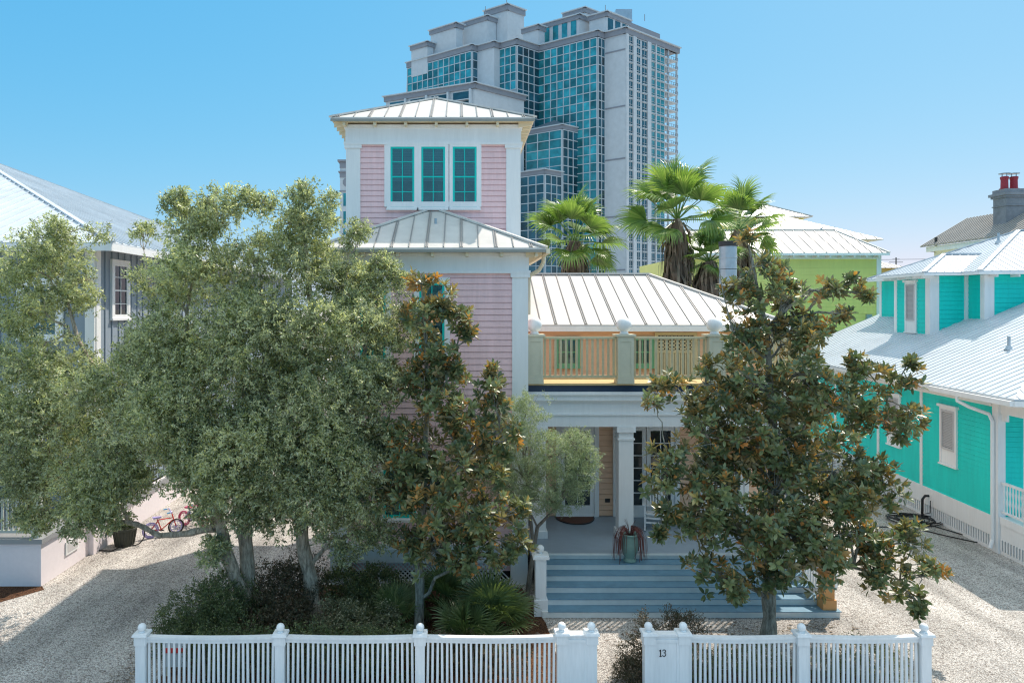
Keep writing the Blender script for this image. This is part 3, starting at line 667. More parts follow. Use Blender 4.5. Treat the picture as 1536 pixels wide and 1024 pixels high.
# ------------------------------------------------------------------ turquoise house on the right
TH = thing('turquoise_house', 'turquoise clapboard house with pale metal roofs, white trim and closed louvred shutters', 'house', (14.9, 19.6, 0), R(-4.3))
WORLD[TH.name] = Vector((0, 0, 0))
def B(m, name, mats, p=TH, **k): return m.build(name, mats, p, local=True, **k)
LEFTF = lambda y, z, x=0: (Vector((x, y, z)), Vector((0, -1, 0)), Vector((-1, 0, 0)))
m = MB(); lap_wall(m, (0, 0), (0, 14), .95, 4.2, (-1, 0), .14, .006); lap_wall(m, (0, 0), (10, 0), 1.1, 4.2, (0, -1), .14, .006); m.box(.02, 10, .02, 14, .1, 4.3); B(m, 'wall', TURQ)
m = MB(); m.box(-.05, .0, 0, 14, .42, .97); m.box(-.04, 0, 0, 14, 0, .09)
for y in (3.6, 6.35, 9.8, 13.9): m.box(-.045, 0, y-.07, y+.07, .97, 4.18)
m.box(-.06, .14, -.12, .12, 0, 4.2); m.box(-.05, 0, .16, 14, 4.02, 4.2); B(m, 'trim', WHITE)
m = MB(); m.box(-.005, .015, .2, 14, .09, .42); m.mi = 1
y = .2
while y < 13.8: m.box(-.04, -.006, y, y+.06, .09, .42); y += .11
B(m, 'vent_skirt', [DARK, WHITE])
# lower roof as a skirt round the upper storey
ez, pt_, ov = 4.42, .445, .5
U0, UYF, UYB = 3.85, 6.6, 14.0
m = MB()
slope(m, [(-ov, -1.4, ez), (-ov, 14.6, ez), (U0+1.6, 14.6, ez+(U0+1.6+ov)*pt_), (U0+1.6, 6.1-.0, ez+(U0+1.6+ov)*pt_), (U0+2.2, -1.4+6.55, ez+6.55*pt_)], .30, double=False, seam=False, w=.028, h=.018, off=.1)
slope(m, [(14, -1.4, ez), (-ov, -1.4, ez), (U0+2.2, 5.15, ez+6.55*pt_), (14, 5.15, ez+6.55*pt_)], .30, double=False, seam=False, w=.028, h=.018)
rf = B(m, 'roof', [ROOFB, SEAM])
m = MB(); m.box(-ov-.10, -ov+.0, -1.4, 2.2, ez-.20, ez-.06); m.box(-ov-.02, -ov+.02, 2.2, 14.6, ez-.16, ez-.055); m.box(-ov+.02, 0.0, -1.38, 14.6, ez-.12, ez-.085); m.box(-ov, 10, -1.43, -1.38, ez-.2, ez-.06); B(m, 'fascia', WHITE, rf)
m = MB()
for i in range(26):
    y = 2.4+i*.45; m.box(-ov+.03, -.05, y-.03, y+.03, ez-.22, ez-.122)
B(m, 'rafter_tail', WHITE, rf)
m = MB(); m.tube([(-ov-.06, .85, ez-.2), (-ov-.05, .85, ez-.34), (-ov+.12, .6, ez-.48), (-.12, .15, ez-.62), (-.11, .02, ez-.8), (-.11, .02, .35), (-.2, -.02, .12)], .05, 8); B(m, 'downspout', WHITE)
for k, (yy, zz) in enumerate(((2.13, 2.4), (5.25, 2.4), (8.1, 2.4))): shutter(TH, LEFTF(yy, zz), .66, 1.22, local=True)
# front porch
m = MB(); m.box(-.02, 10, -1.15, -.13, .82, 1.02); m.box(-.0, 10, -1.12, -.13, .4, .82); m.box(0, 10, -1.12, -.13, 0, .09); B(m, 'porch_floor', WHITE)
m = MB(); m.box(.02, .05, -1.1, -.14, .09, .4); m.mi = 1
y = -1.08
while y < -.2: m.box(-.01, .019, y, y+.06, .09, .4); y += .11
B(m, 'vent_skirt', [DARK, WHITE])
m = MB(); m.box(.02, .10, -1.05, -.13, 1.92, 1.98); m.box(.03, .09, -1.05, -.13, 1.12, 1.18)
y = -1.0
while y < -.16: m.lathe((.06, y, 1.18), [(.018, 0), (.018, .15), (.028, .25), (.016, .4), (.028, .55), (.018, .62), (.018, .74)], 8); y += .115
B(m, 'porch_railing', WHITE)
m = MB(); m.box(0, .14, -1.15, -1.01, 1.02, 4.2); m.box(.0, .12, -1.01, -.12, 3.86, 4.2); m.box(.03, .09, -.34, -.12, 3.66, 3.86); B(m, 'porch_post', WHITE)
# upper storey: stepped walls
def zr(x): return ez+(x+ov)*pt_
m = MB()
BX, BY0, BY1 = 2.5, 7.6, 10.1; UE = 8.1
lap_wall(m, (BX, BY0), (BX, BY1), 5.5, UE-.12, (-1, 0), .17, .005); lap_wall(m, (BX, BY0), (U0, BY0), 5.5, UE-.12, (0, -1), .17, .005)
lap_wall(m, (U0, UYF), (U0, BY0), 6.1, UE-.12, (-1, 0), .17, .005); lap_wall(m, (U0, BY1), (U0, UYB), 6.1, UE-.12, (-1, 0), .17, .005); lap_wall(m, (U0, UYF), (12, UYF), 6.1, UE-.12, (0, -1), .17, .005)
m.box(BX+.02, U0+.1, BY0+.02, BY1, 5.4, UE-.1); m.box(U0+.02, 12, UYF+.02, UYB, 6, UE-.1); B(m, 'upper_wall', TURQ)
for bx in ((BX-.03, BX+.30, BY0-.04, BY0, 5.45), (BX-.04, BX, BY1-.2, BY1, 5.45), (U0-.03, U0+.30, UYF-.04, UYF, 6.1), (U0-.13, U0, BY0-.08, BY0, 6.1), (U0-.04, U0, UYB-.18, UYB, 6.1)):
    m = MB(); m.box(*bx[:4], bx[4], UE-.12)
    if bx[0] == BX-.03: m.box(BX-.04, BX-.0, BY0-.03, BY0+.26, 5.45, UE-.121)
    if bx[0] == U0-.03: m.box(U0-.04, U0, UYF-.03, UYF+.2, 6.1, UE-.121)
    B(m, 'corner_board', WHITE)
shutter(TH, LEFTF(8.85, 6.25, BX), .62, 1.45, local=True)
m = MB(); hip_roof(m, 3.35, 12.4, 6.1, 14.3, UE, .45, .30, double=False, seam=False, w=.028, h=.018)
zq = UE+1.75*.45
slope(m, [(2.0, 7.1, UE), (3.35, 7.1, UE), (5.1, 8.85, zq), (3.75, 8.85, zq)], .30, double=False, seam=False, w=.028, h=.018)
slope(m, [(2.0, 10.6, UE), (2.0, 7.1, UE), (3.75, 8.85, zq)], .30, double=False, seam=False, w=.028, h=.018)
slope(m, [(3.35, 10.6, UE), (2.0, 10.6, UE), (3.75, 8.85, zq), (5.1, 8.85, zq)], .30, double=False, seam=False, w=.028, h=.018)
ridge_caps(m, [((2.0, 7.1, UE), (3.75, 8.85, zq)), ((3.75, 8.85, zq), (5.1, 8.85, zq))])
rf = B(m, 'roof', [ROOFB, SEAM])
m = MB(); m.box(3.33, 12.4, 6.08, 6.11, UE-.13, UE-.045); m.box(3.33, 3.36, 6.11, 7.08, UE-.13, UE-.045); m.box(1.98, 3.33, 7.08, 7.11, UE-.13, UE-.045); m.box(1.98, 2.01, 7.11, 10.6, UE-.13, UE-.045); m.box(3.33, 3.36, 10.6, 14.3, UE-.13, UE-.045)
m.box(3.4, 12.3, 6.15, 14.2, UE-.11, UE-.08); m.box(2.05, 3.4, 7.15, 10.5, UE-.11, UE-.08)
for y in np.arange(7.4, 10.5, .55): m.box(2.06, BX, y-.03, y+.03, UE-.22, UE-.112)
for x in np.arange(4.0, 12, .75): m.box(x-.03, x+.03, 6.15, UYF, UE-.22, UE-.112)
B(m, 'fascia', WHITE, rf)
for (x, y, z) in ((1.9, 2.4, 0), (6.2, 9.5, 1)):
    zz = zr(x) if z == 0 else UE+(x-3.35)*.45
    m = MB(); m.lathe((x, y, zz-.02), [(.13, 0), (.06, .12), (.045, .13), (.045, .42)], 10); B(m, 'vent_pipe', METALG)
m = MB(); m.tube([(-.02, 3.15, .72), (-.16, 3.15, .72), (-.26, 3.12, .62), (-.28, 3.1, .05)], .04, 8); B(m, 'drain_pipe', BLACKP)

# garden hose coil beside it
m = MB(); hx, hy = 14.35, 22.4; ps = []
for k in range(260):
    a = k*.19; r = .46+.12*math.sin(k*.071)+.10*math.sin(k*.023+1)
    ps.append((hx+r*1.15*math.cos(a)+.22*math.sin(k*.02), hy+r*math.sin(a)*1.0+.1*math.sin(k*.031), .03+.0004*k+.012*math.sin(k*.5)))
m.tube(ps, .017, 5)
m.tube([ps[-1], (hx+.2, hy-.5, .05), (hx+.5, hy-1.0, .02), (hx+.75, hy-1.7, .02), (hx+.85, hy-2.1, .02), (hx+.5, hy-2.0, .02), (hx+.1, hy-1.5, .02), (hx-.3, hy-.9, .02), (hx-1.2, hy-.6, .02), (hx-2.1, hy-.6, .02)], .017, 5)
m.tube([(hx+.3, hy+.3, .1), (hx+.62, hy+.1, .25), (hx+.66, hy+.15, .62)], .015, 5)
tag(m.build('garden_hose', BLACKP, loc=(hx, hy, 0)), 'coiled black garden hose lying on the shaded gravel beside the turquoise wall', 'hose')

# ------------------------------------------------------------------ lime house, grey-roofed house, far roof
YH = thing('lime_house', 'lime-yellow house with tiered white metal roofs and a small cupola, beyond the flue', 'house', (18, 44, 0))
m = MB(); YY = 40; xl, xr = gx(1040, YY), gx(1318, YY)
lap_wall(m, (xl, YY), (xr, YY), 0, 9.75, (0, -1), .2, .003); m.box(xl, xr, YY+.02, 52, 0, 9.75); m.build('wall', YELLOW, YH)
m = MB(); m.box(xr-.14, xr+.12, YY-.06, YY+.2, 0, 9.7); m.box(xl, xr, YY-.05, YY, 9.5, 9.72); m.build('trim', WHITE, YH)
m = MB(); e = 9.82; x1 = gx(1333, 39.5); y0 = 39.4
slope(m, [(xl-.5, y0, e), (x1, y0, e), (x1-1.6, 42.2, e+1.55), (xl-.5, 42.2, e+1.55)], .62, w=.05, h=.04, double=False); slope(m, [(x1, y0, e), (x1, 52, e), (x1-1.6, 52, e+1.55), (x1-1.6, 42.2, e+1.55)], .62, w=.05, double=False)
ridge_caps(m, [((xl, 42.2, e+1.55), (x1-1.6, 42.2, e+1.55)), ((x1, y0, e), (x1-1.6, 42.2, e+1.55))])
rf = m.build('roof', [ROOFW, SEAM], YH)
m = MB(); m.box(xl-.5, x1, y0-.03, y0, e-.16, e-.04)
for x in np.arange(xl, x1, .68): m.box(x-.05, x+.05, y0+.05, YY, e-.26, e-.055)
m.build('fascia', WHITE, rf)
m = MB(); ax, az = gx(1168, 46), gz(322, 46)
slope(m, [(ax-4.6, 42.6, az-1.9), (ax+4.8, 42.6, az-1.9), (ax, 46, az)], .62, w=.05, double=False); slope(m, [(ax+4.8, 42.6, az-1.9), (ax+4.8, 49.4, az-1.9), (ax, 46, az)], .62, w=.05, double=False); slope(m, [(ax-4.6, 49.4, az-1.9), (ax-4.6, 42.6, az-1.9), (ax, 46, az)], .62, w=.05, double=False)
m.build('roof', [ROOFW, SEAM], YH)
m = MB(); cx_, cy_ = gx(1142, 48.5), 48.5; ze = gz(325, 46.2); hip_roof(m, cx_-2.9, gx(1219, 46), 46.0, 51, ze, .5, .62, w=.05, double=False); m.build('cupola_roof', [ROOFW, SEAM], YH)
m = MB(); lap_wall(m, (cx_-2.4, 46.5), (gx(1205, 46.5), 46.5), 10.5, ze-.05, (0, -1), .2); m.box(cx_-2.4, gx(1205, 46.5), 46.52, 50.5, 10.5, ze-.05); m.build('cupola_wall', YELLOW, YH)
m = MB(); m.lathe((gx(1232, 43.2), 43.2, gz(349, 43.2)), [(.14, 0), (.10, .1), (.07, .12), (.07, .3)], 8); m.build('vent_pipe', METALG, YH)
m = MB(); x, z = gx(1302, YY), gz(478, YY); m.box(x-.15, x+.15, YY-.16, YY-.02, z-.2, z+.25); m.tube([(x+.1, YY-.1, z), (x+.4, YY-.1, z-.05), (x+.45, YY-.08, z-.6)], .05, 6); m.build('meter_box', METALG, YH)

GH = thing('grey_roof_house', 'house with grey corrugated roof and a chimney bearing two red pots, at the right edge', 'house', (33, 36, 0))
m = MB(); e0 = Vector((gx(1380, 42), 42, gz(370, 42))); r0 = Vector((gx(1450, 42), 42, gz(328, 42))); e1 = e0+Vector((0, -16, 0)); r1 = r0+Vector((0, -16, 0))
slope(m, [e1, e0, r0, r1], .26, double=False, seam=False, w=.10, h=.05); w2 = r0.x-e0.x
slope(m, [(r0.x+w2, 42, e0.z), (r0.x+w2, 26, e0.z), r1, r0], .26, double=False, seam=False, w=.10, h=.05); m.build('roof', [ROOFG, SEAM], GH)
m = MB(); m.box(e0.x+.5, r0.x+w2-.5, 26.3, 41.5, 0, e0.z-.1); m.build('wall', WHITE, GH)
m = MB(); m.box(e0.x+.1, e0.x+.5, 26.3, 41.6, e0.z-.35, e0.z-.06); m.box(e0.x+.3, r0.x+w2-.3, 41.3, 41.6, e0.z-.35, e0.z-.06); m.build('cornice', WHITE, GH)
cx_, cy_ = gx(1514, 37.5), 37.5; m = MB()
m.box(cx_-.52, cx_+.52, cy_-.45, cy_+.45, e0.z, 12.55); m.box(cx_-.56, cx_+.56, cy_-.5, cy_+.5, 12.1, 12.15); m.box(cx_-.60, cx_+.60, cy_-.53, cy_+.53, 12.55, 12.66); m.box(cx_-.68, cx_+.68, cy_-.6, cy_+.6, 12.66, 12.80); m.box(cx_-.56, cx_+.56, cy_-.46, cy_+.46, 12.80, 13.0)
ch = m.build('chimney', BRICKG, GH)
for dx in (-.26, .24):
    m = MB(); m.lathe((cx_+dx, cy_, 13.0), [(.24, 0), (.24, .06), (.18, .08), (.17, .5), (.2, .62), (.2, .68), (.15, .7)], 14); p = m.build('chimney_pot', REDPOT, ch)
    m = MB(); m.lathe((cx_+dx, cy_, 13.84), [(.27, 0), (.27, .03)], 14)
    for a in range(4): m.tube([(cx_+dx+.14*math.cos(a*1.57), cy_+.14*math.sin(a*1.57), 13.66), (cx_+dx+.14*math.cos(a*1.57), cy_+.14*math.sin(a*1.57), 13.85)], .012, 4)
    m.build('pot_cap', METALG, p)
m = MB(); m.tube([pt(1404, 366, 41)-Vector((0, 0, .3)), pt(1404, 356, 41)], .08, 6); m.build('vent_pipe', RUSTCAP, GH)
FH = thing('far_house', 'far yellow house with low grey roof, just showing right of the lime house', 'house', (42, 70, 0))
m = MB(); fx0, fx1 = gx(1300, 70), gx(1352, 70); m.box(fx0, fx1, 70, 76, 0, gz(400, 70)); m.build('wall', paint('ochre', (.55, .42, .12), .6, .1), FH)
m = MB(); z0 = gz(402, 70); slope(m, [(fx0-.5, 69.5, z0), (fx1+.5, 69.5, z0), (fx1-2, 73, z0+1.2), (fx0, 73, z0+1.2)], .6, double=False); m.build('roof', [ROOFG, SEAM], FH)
# far roof clutter: an aerial mast and overhead wire
m = MB(); b = pt(1344, 405, 72); m.tube([(b.x, 72, b.z-.4), (b.x, 72, gz(386, 72))], .06, 5)
for k, l in ((.4, .5), (.8, .7), (1.1, .35)): m.bar((b.x-l, 72, b.z+k), (b.x+l, 72, b.z+k), .05, .05)
m.build('roof_aerial', RUSTCAP, FH)
m = MB(); ps = [Vector((gx(1300+k*20, 60), 60, gz(390-.3*k-abs(k-4)*.1, 60))) for k in range(12)]; m.tube(ps, .022, 4)
for p in (ps[0], ps[-1]): m.tube([(p.x, 60, 0), (p.x, 60, p.z+.3)], .12, 6)
tag(m.build('power_line', RUSTCAP, loc=(ps[0].x, 60, 0)), 'thin overhead wire on poles behind the lime house', 'power line')

# ------------------------------------------------------------------ the hotel tower
HT = thing('hotel_tower', 'tall stepped hotel tower with blue-green curtain glass rising behind the pink house', 'hotel', (30, 250, 0))
FD, SD = Vector((-1.3, 1, 0)), Vector((1.25, 1, 0))
def walk(P, d, px):
    k = (px-CX)/F; t = (k*P.y-P.x)/(d.x-k*d.y); return P+d*t
def V2(px, Y): return Vector((gx(px, Y), Y, 0))
FLR = 3.06
def prism(mb, pts, z0, z1):
    n = len(pts)
    mb.grid([(p.x, p.y, z0) for p in pts]+[(p.x, p.y, z1) for p in pts], [tuple(range(n-1, -1, -1)), tuple(range(n, 2*n))]+[(i, (i+1) % n, n+(i+1) % n, n+i) for i in range(n)])
def out_n(a, b):
    d = (b-a); d.z = 0; n = Vector((d.y, -d.x, 0)).normalized()
    if n.dot(Vector(((a.x+b.x)/2, (a.y+b.y)/2, 0))) > 0: n = -n
    return n
def curtain(a, b, z0, z1, cols, dark=False, wrap=.12):
    """glazed bay: panes set between white mullions and transoms"""
    a = Vector((a.x, a.y, 0)); b = Vector((b.x, b.y, 0)); n = out_n(a, b); r = (b-a).normalized(); Ln = (b-a).length
    fr = (a, r, n); m = MB(); rows = max(1, int(round((z1-z0)/FLR))); rh = (z1-z0)/rows; cw = Ln/cols
    for i in range(cols):
        for j in range(rows):
            m.rv = random.random()**1.2
            u0, u1 = i*cw, (i+1)*cw; za, zb = z0+j*rh, z0+(j+1)*rh
            t = [random.uniform(-.02, .02) for _ in range(2)]
            m.face([fr[0]+r*u0+n*(.30+t[0])+Vector((0, 0, za)), fr[0]+r*u1+n*(.30+t[1])+Vector((0, 0, za)), fr[0]+r*u1+n*(.30+t[1])+Vector((0, 0, zb)), fr[0]+r*u0+n*(.30+t[0])+Vector((0, 0, zb))])
    m.mi = 1
    for i in range(cols+1): u = i*cw; m.fbox(fr, u-.13, u+.13, .2, .50, z0, z1)
    for j in range(rows+1): z = z0+j*rh; m.fbox(fr, -.02, Ln+.02, .2, .45, z-.13, z+.13)
    return m.build('curtain_wall', [HGLASSD if dark else HGLASS, HOTELM], HT)
def cornice(pts, z, h=2.2, ov=1.0):
    m = MB(); 
    for i in range(len(pts)-1):
        a, b = pts[i].copy(), pts[i+1].copy(); a.z = b.z = 0; n = out_n(a, b); r = (b-a).normalized(); Ln = (b-a).length
        m.mi = 0; m.fbox((a, r, n), -ov*.5, Ln+ov*.5, -.6, ov*.45+.002*i, z-h, z-.35)
        m.mi = 1; m.fbox((a, r, n), -ov*.9, Ln+ov*.9, -.6, ov+.003*i, z-.35, z+.002*i)
    return m.build('cornice', [HOTELC, HOTELM], HT)
C0 = V2(938, 240); ZT = gz(41, 240)
p1 = walk(C0, FD, 906); p2 = walk(p1, SD, 896); p3 = walk(p2, FD, 808); p4 = walk(p3, SD, 775); p5 = walk(p4, FD, 750); p6 = walk(p5, SD, 741); p7 = walk(p6, FD, 715.5); p8 = walk(p7, SD, 708); p9 = walk(p8, FD, 612)
q1 = walk(C0, SD, 997); q2 = walk(C0, SD, 1017)
back = [Vector((q1.x+10, q1.y+45, 0)), Vector((p9.x-4, p9.y+40, 0))]
m = MB(); prism(m, [p9, p8, p7, p6, p5, p4, p3, p2, p1, C0, q1]+back, 0, ZT-1.5); m.build('wall', HOTELW, HT)
cornice([p9, p8, p7, p6, p5, p4, p3, p2, p1, C0, q2], ZT)
zt = ZT-2.6; NF = 30
zb = zt-FLR*NF
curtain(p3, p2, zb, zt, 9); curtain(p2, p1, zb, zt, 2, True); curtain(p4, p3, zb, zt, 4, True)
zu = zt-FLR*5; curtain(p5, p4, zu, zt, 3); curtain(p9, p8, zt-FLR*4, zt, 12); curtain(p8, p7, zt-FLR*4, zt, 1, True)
for z in (gz(81, 245), gz(164, 245), gz(241, 245), gz(326, 245), gz(405, 245)):
    a, b = p1.copy(), C0.copy(); n = out_n(a, b); m = MB(); m.fbox((a, (b-a).normalized(), n), .3, (b-a).length, 0, .15, z-.4, z+.1); m.build('string_course', HOTELC, HT)
# right-hand face with window bays and open balconies
n = out_n(C0, q1); r = (q1-C0).normalized(); Ln = (q1-C0).length; fr0 = (C0, r, n)
def upx(px): return (walk(C0, SD, px)-C0).length
bays = [(upx(942.5), upx(948)), (upx(954), upx(960)), (upx(963), upx(969.5)), (upx(976), upx(981.5)), (upx(984), upx(996))]
m = MB()
for a, b in ((0, upx(942)), (upx(948.5), upx(953.5)), (upx(970), upx(975.5)), (upx(982), upx(983.6))): m.fbox(fr0, a, b, 0, .5, 0, ZT-2.2)
m.build('pier', HOTELW, HT)
wm = []; NFR = 29
for bi, (a, b) in enumerate(bays):
    w = b-a; m = MB(); m.rv = .5
    f = (Vector((0, 0, 0)), r, n)
    m.fbox(f, 0, w, .02, .1, .25, 2.75); m.mi = 1
    m.fbox(f, 0, w, .1, .3, 2.75, 3.0); m.fbox(f, w*.47, w*.53, .1, .16, .3, 2.7)
    m.fbox(f, 0, w, .3, .42, .9, 1.0); m.fbox(f, -.05, w+.05, .02, .5, .0, .22)
    wm.append((m, a))
stuff = MB()
for bi, (m0, a) in enumerate(wm):
    me = None
    for j in range(NFR):
        z = ZT-2.3-FLR*(j+1); loc = C0+r*a+Vector((0, 0, z))
        rv = random.random()
        if j < 20:
            if me is None:
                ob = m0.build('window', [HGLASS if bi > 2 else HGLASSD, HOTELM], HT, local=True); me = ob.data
            else:
                ob = bpy.data.objects.new('window', me); col.objects.link(ob); ob.parent = HT
            ob.location = loc-WORLD[HT.name]
        else:
            n0 = len(stuff.v); stuff.v += [tuple(Vector(v)+loc) for v in m0.v]; stuff.f += [[i+n0 for i in f] for f in m0.f]; stuff.m += m0.m; stuff.r += [rv]*len(m0.v)
tag(stuff.build('lower_window', [HGLASSD, HOTELM], HT), kind='stuff')
n2 = (q2-q1); m = None
back1 = q1+Vector((-2, 9, 0)); 
for j in range(NFR):
    z = ZT-2.3-FLR*(j+1); m = MB()
    d = Vector((-1.3, 1, 0)).normalized()
    e0_ = q1; e1_ = q2; e2_ = q2+d*7; e3_ = q1+d*7
    prism(m, [e0_, e1_, e2_, e3_], z, z+.3)
    f = (q1, r, n); L2 = (q2-q1).length
    m.mi = 1; m.fbox(f, 0, L2, -.1, .0, z+1.25, z+1.35)
    for k in range(7): m.fbox(f, L2*k/6-.05, L2*k/6+.05, -.1, .0, z+.3, z+1.25)
    fe = (q2, d, r); m.fbox(fe, 0, 7, -.1, 0, z+1.25, z+1.35)
    for k in range(8): m.fbox(fe, k, k+.08, -.1, 0, z+.3, z+1.25)
    m.build('balcony', [HOTELM, HOTELC], HT)
m = MB(); f = (q1, r, n); L2 = (q2-q1).length
m.fbox(f, L2-.6, L2, -.7, -.12, 0, ZT-2.2); m.fbox(f, L2*.30, L2*.30+.45, -.7, -.12, 0, ZT-2.2); m.fbox((q2, Vector((-1.3, 1, 0)).normalized(), r), 6.4, 7, -.7, -.1, 0, ZT-2.2); m.build('balcony_column', HOTELM, HT)
m = MB(); d = Vector((-1.3, 1, 0)).normalized(); prism(m, [q1, q2, q2+d*7, q1+d*7], ZT-2.2, ZT-.4); m.build('balcony_roof', HOTELC, HT)
# stepped penthouse tiers
def tier(px, Y, pl, pr, ytop, ybot, ch=1.9, fd=FD, sd=SD):
    P = V2(px, Y); a = walk(P, fd, pl); b = walk(P, sd, pr); z1 = gz(ytop, Y); z0 = gz(ybot, Y)
    m = MB(); prism(m, [a, P, b, a+(b-P)], z0, z1-.4); m.build('wall', HOTELW, HT); cornice([a, P, b], z1, ch, .9)
    return a, P, b, z0, z1
tier(761, 262, 728, 786, 6, 70, 2.4); tier(731, 262, 690, 744, 23, 80); tier(684, 264, 646, 694, 34, 90); tier(641, 268, 617, 650, 62, 110); 
tier(877, 256, 846, 899, 11, 60); 
a, P, b, z0, z1 = tier(869, 252, 812, 885, 21, 70)
for k in range(4):
    t = .08+.235*k; s0 = a+(P-a)*t; s1 = a+(P-a)*(t+.14); n = out_n(a, P); rr = (P-a).normalized(); m = MB(); m.fbox((s0, rr, n), 0, (s1-s0).length, .02, .1, z1-8, z1-2); m.build('window', HGLASS, HT)
a, P, b, z0, z1 = tier(910, 248, 884, 944, 17, 60)
n = out_n(P, b); rr = (b-P).normalized(); Lb = (b-P).length
for k in range(3): m = MB(); m.fbox((P, rr, n), Lb*(.05+.32*k), Lb*(.27+.32*k), .02, .12, z1-8.2, z1-2.2); m.build('window', HGLASSD, HT)
tier(807, 256, 784, 817, 37, 70)
m = MB(); a = walk(V2(910, 249), SD, 944); b = walk(a, SD, 990); n = out_n(a, b); m.fbox((a, (b-a).normalized(), n), 0, (b-a).length, -5, 0, ZT+3, gz(30, 255)); m.build('roof_terrace', HOTELC, HT)
m = MB(); m.fbox((V2(930, 262), Vector((1, 0, 0)), Vector((0, -1, 0))), -1.5, 4.5, -4, 0, ZT, gz(14, 262)); m.build('roof_plant', METALG, HT)
for px, Y, y0_, y1_ in ((908, 256, 20, 8), (760, 262, 8, -3), (728, 262, 20, 10), (967, 252, 32, 22)):
    m = MB(); m.tube([pt(px, y0_, Y), pt(px, y1_, Y)], .12, 5); m.build('roof_mast', HOTELC, HT)
# lower glazed bays standing forward
def bay(px_r, base_px, px_c, px_l, ytop, line, nr, nf, dark, hat=True, side=True):
    R0 = walk(line, FD, px_r); Cn = walk(R0, SD, px_c); Lf = walk(Cn, FD, px_l)
    z1 = gz(ytop, Cn.y); bk = Lf+(R0-Cn)*1.6
    m = MB(); prism(m, [Lf, Cn, R0, bk], 0, z1-1); m.build('wall', HOTELW, HT)
    cornice([Lf, Cn, R0], z1, 1.7, .8)
    rows = 26 if ytop < 200 else 20
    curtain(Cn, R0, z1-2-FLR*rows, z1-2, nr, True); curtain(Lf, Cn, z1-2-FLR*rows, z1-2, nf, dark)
    if hat:
        m = MB(); top = (Lf+Cn+R0+bk)/4; pk = Vector((top.x, top.y, z1+3.2)); q = [Vector((p.x, p.y, z1)) for p in (Lf, Cn, R0, bk)]
        for i in range(4): m.face([q[i], q[(i+1) % 4], pk])
        m.build('bay_roof', SLATE, HT)
    return Cn, Lf
Cn, Lf = bay(866, 0, 843, 790, 186, p2, 3, 3, False)
Cn2, Lf2 = bay(842, 0, 817, 770, 253, Cn, 3, 4, True, hat=False)
# left terraced wing
fd2 = Vector((-2.0, 1, 0))
P = V2(712, 236); a = walk(P, fd2, 579); b = walk(P, SD, 786); z1 = gz(124, 236)
m = MB(); prism(m, [a, P, b, a+(b-P)], 0, z1-.4); m.build('wall', HOTELW, HT); cornice([a, P, b], z1, 2.0, 1.2)
n = out_n(a, P); rr = (P-a).normalized(); LL = (P-a).length; fr = (a, rr, n)
for j in range(5):
    z = z1-2.2-3.1*(j+1)
    for k in range(4):
        u = LL*(.05+.24*k); m = MB(); m.rv = random.random(); m.fbox(fr, u, u+LL*.17, .05, .15, z+.2, z+2.7); m.mi = 1; m.fbox(fr, u+LL*.185, u+LL*.205, .05, 1.3, z, z+3.1); m.fbox(fr, u-.4, u+LL*.2, .05, 1.2, z-.25, z); m.build('window', [HGLASSD, HOTELM], HT)
# small side turret at far left
P = V2(541, 225); m = MB(); x0, x1 = gx(510, 225), gx(560, 225); z1 = gz(240, 225)
m.box(x0, x1, 225, 240, 0, z1-.6); m.mi = 1; m.box(x0-.7, x1, 224.3, 240, z1-.6, z1); m.box(x0-.1, x1, 224.85, 240, z1-2.6, z1-.62); m.box(x0-.5, x1, 224.5, 240, z1-4.0, z1-3.6); m.box(x0-.1, x1, 224.85, 240, z1-5.6, z1-4.01); m.box(x0-.2, x1, 224.7, 240, gz(287.5, 225), gz(286, 225))
m.lathe((x0+4.2, 224.9, z1), [(.1, 0), (.1, .1)], 4)
m.build('turret', [HOTELW, HOTELC], HT)
for y0_, y1_ in ((309, 290), (336, 317), (362, 343), (390, 370)):
    m = MB(); m.box(gx(515, 225), gx(521.5, 225), 224.9, 225.1, gz(y0_, 225), gz(y1_, 225)); m.build('window', HGLASS, HT)
m = MB(); c = V2(520, 224.9); zc = gz(273.5, 225); pts = [(c.x+1.3*math.cos(R(22.5+45*k)), 224.88, zc+1.5*math.sin(R(22.5+45*k))) for k in range(8)]; m.face(pts); m.build('octagon_plaque', HOTELC, HT)

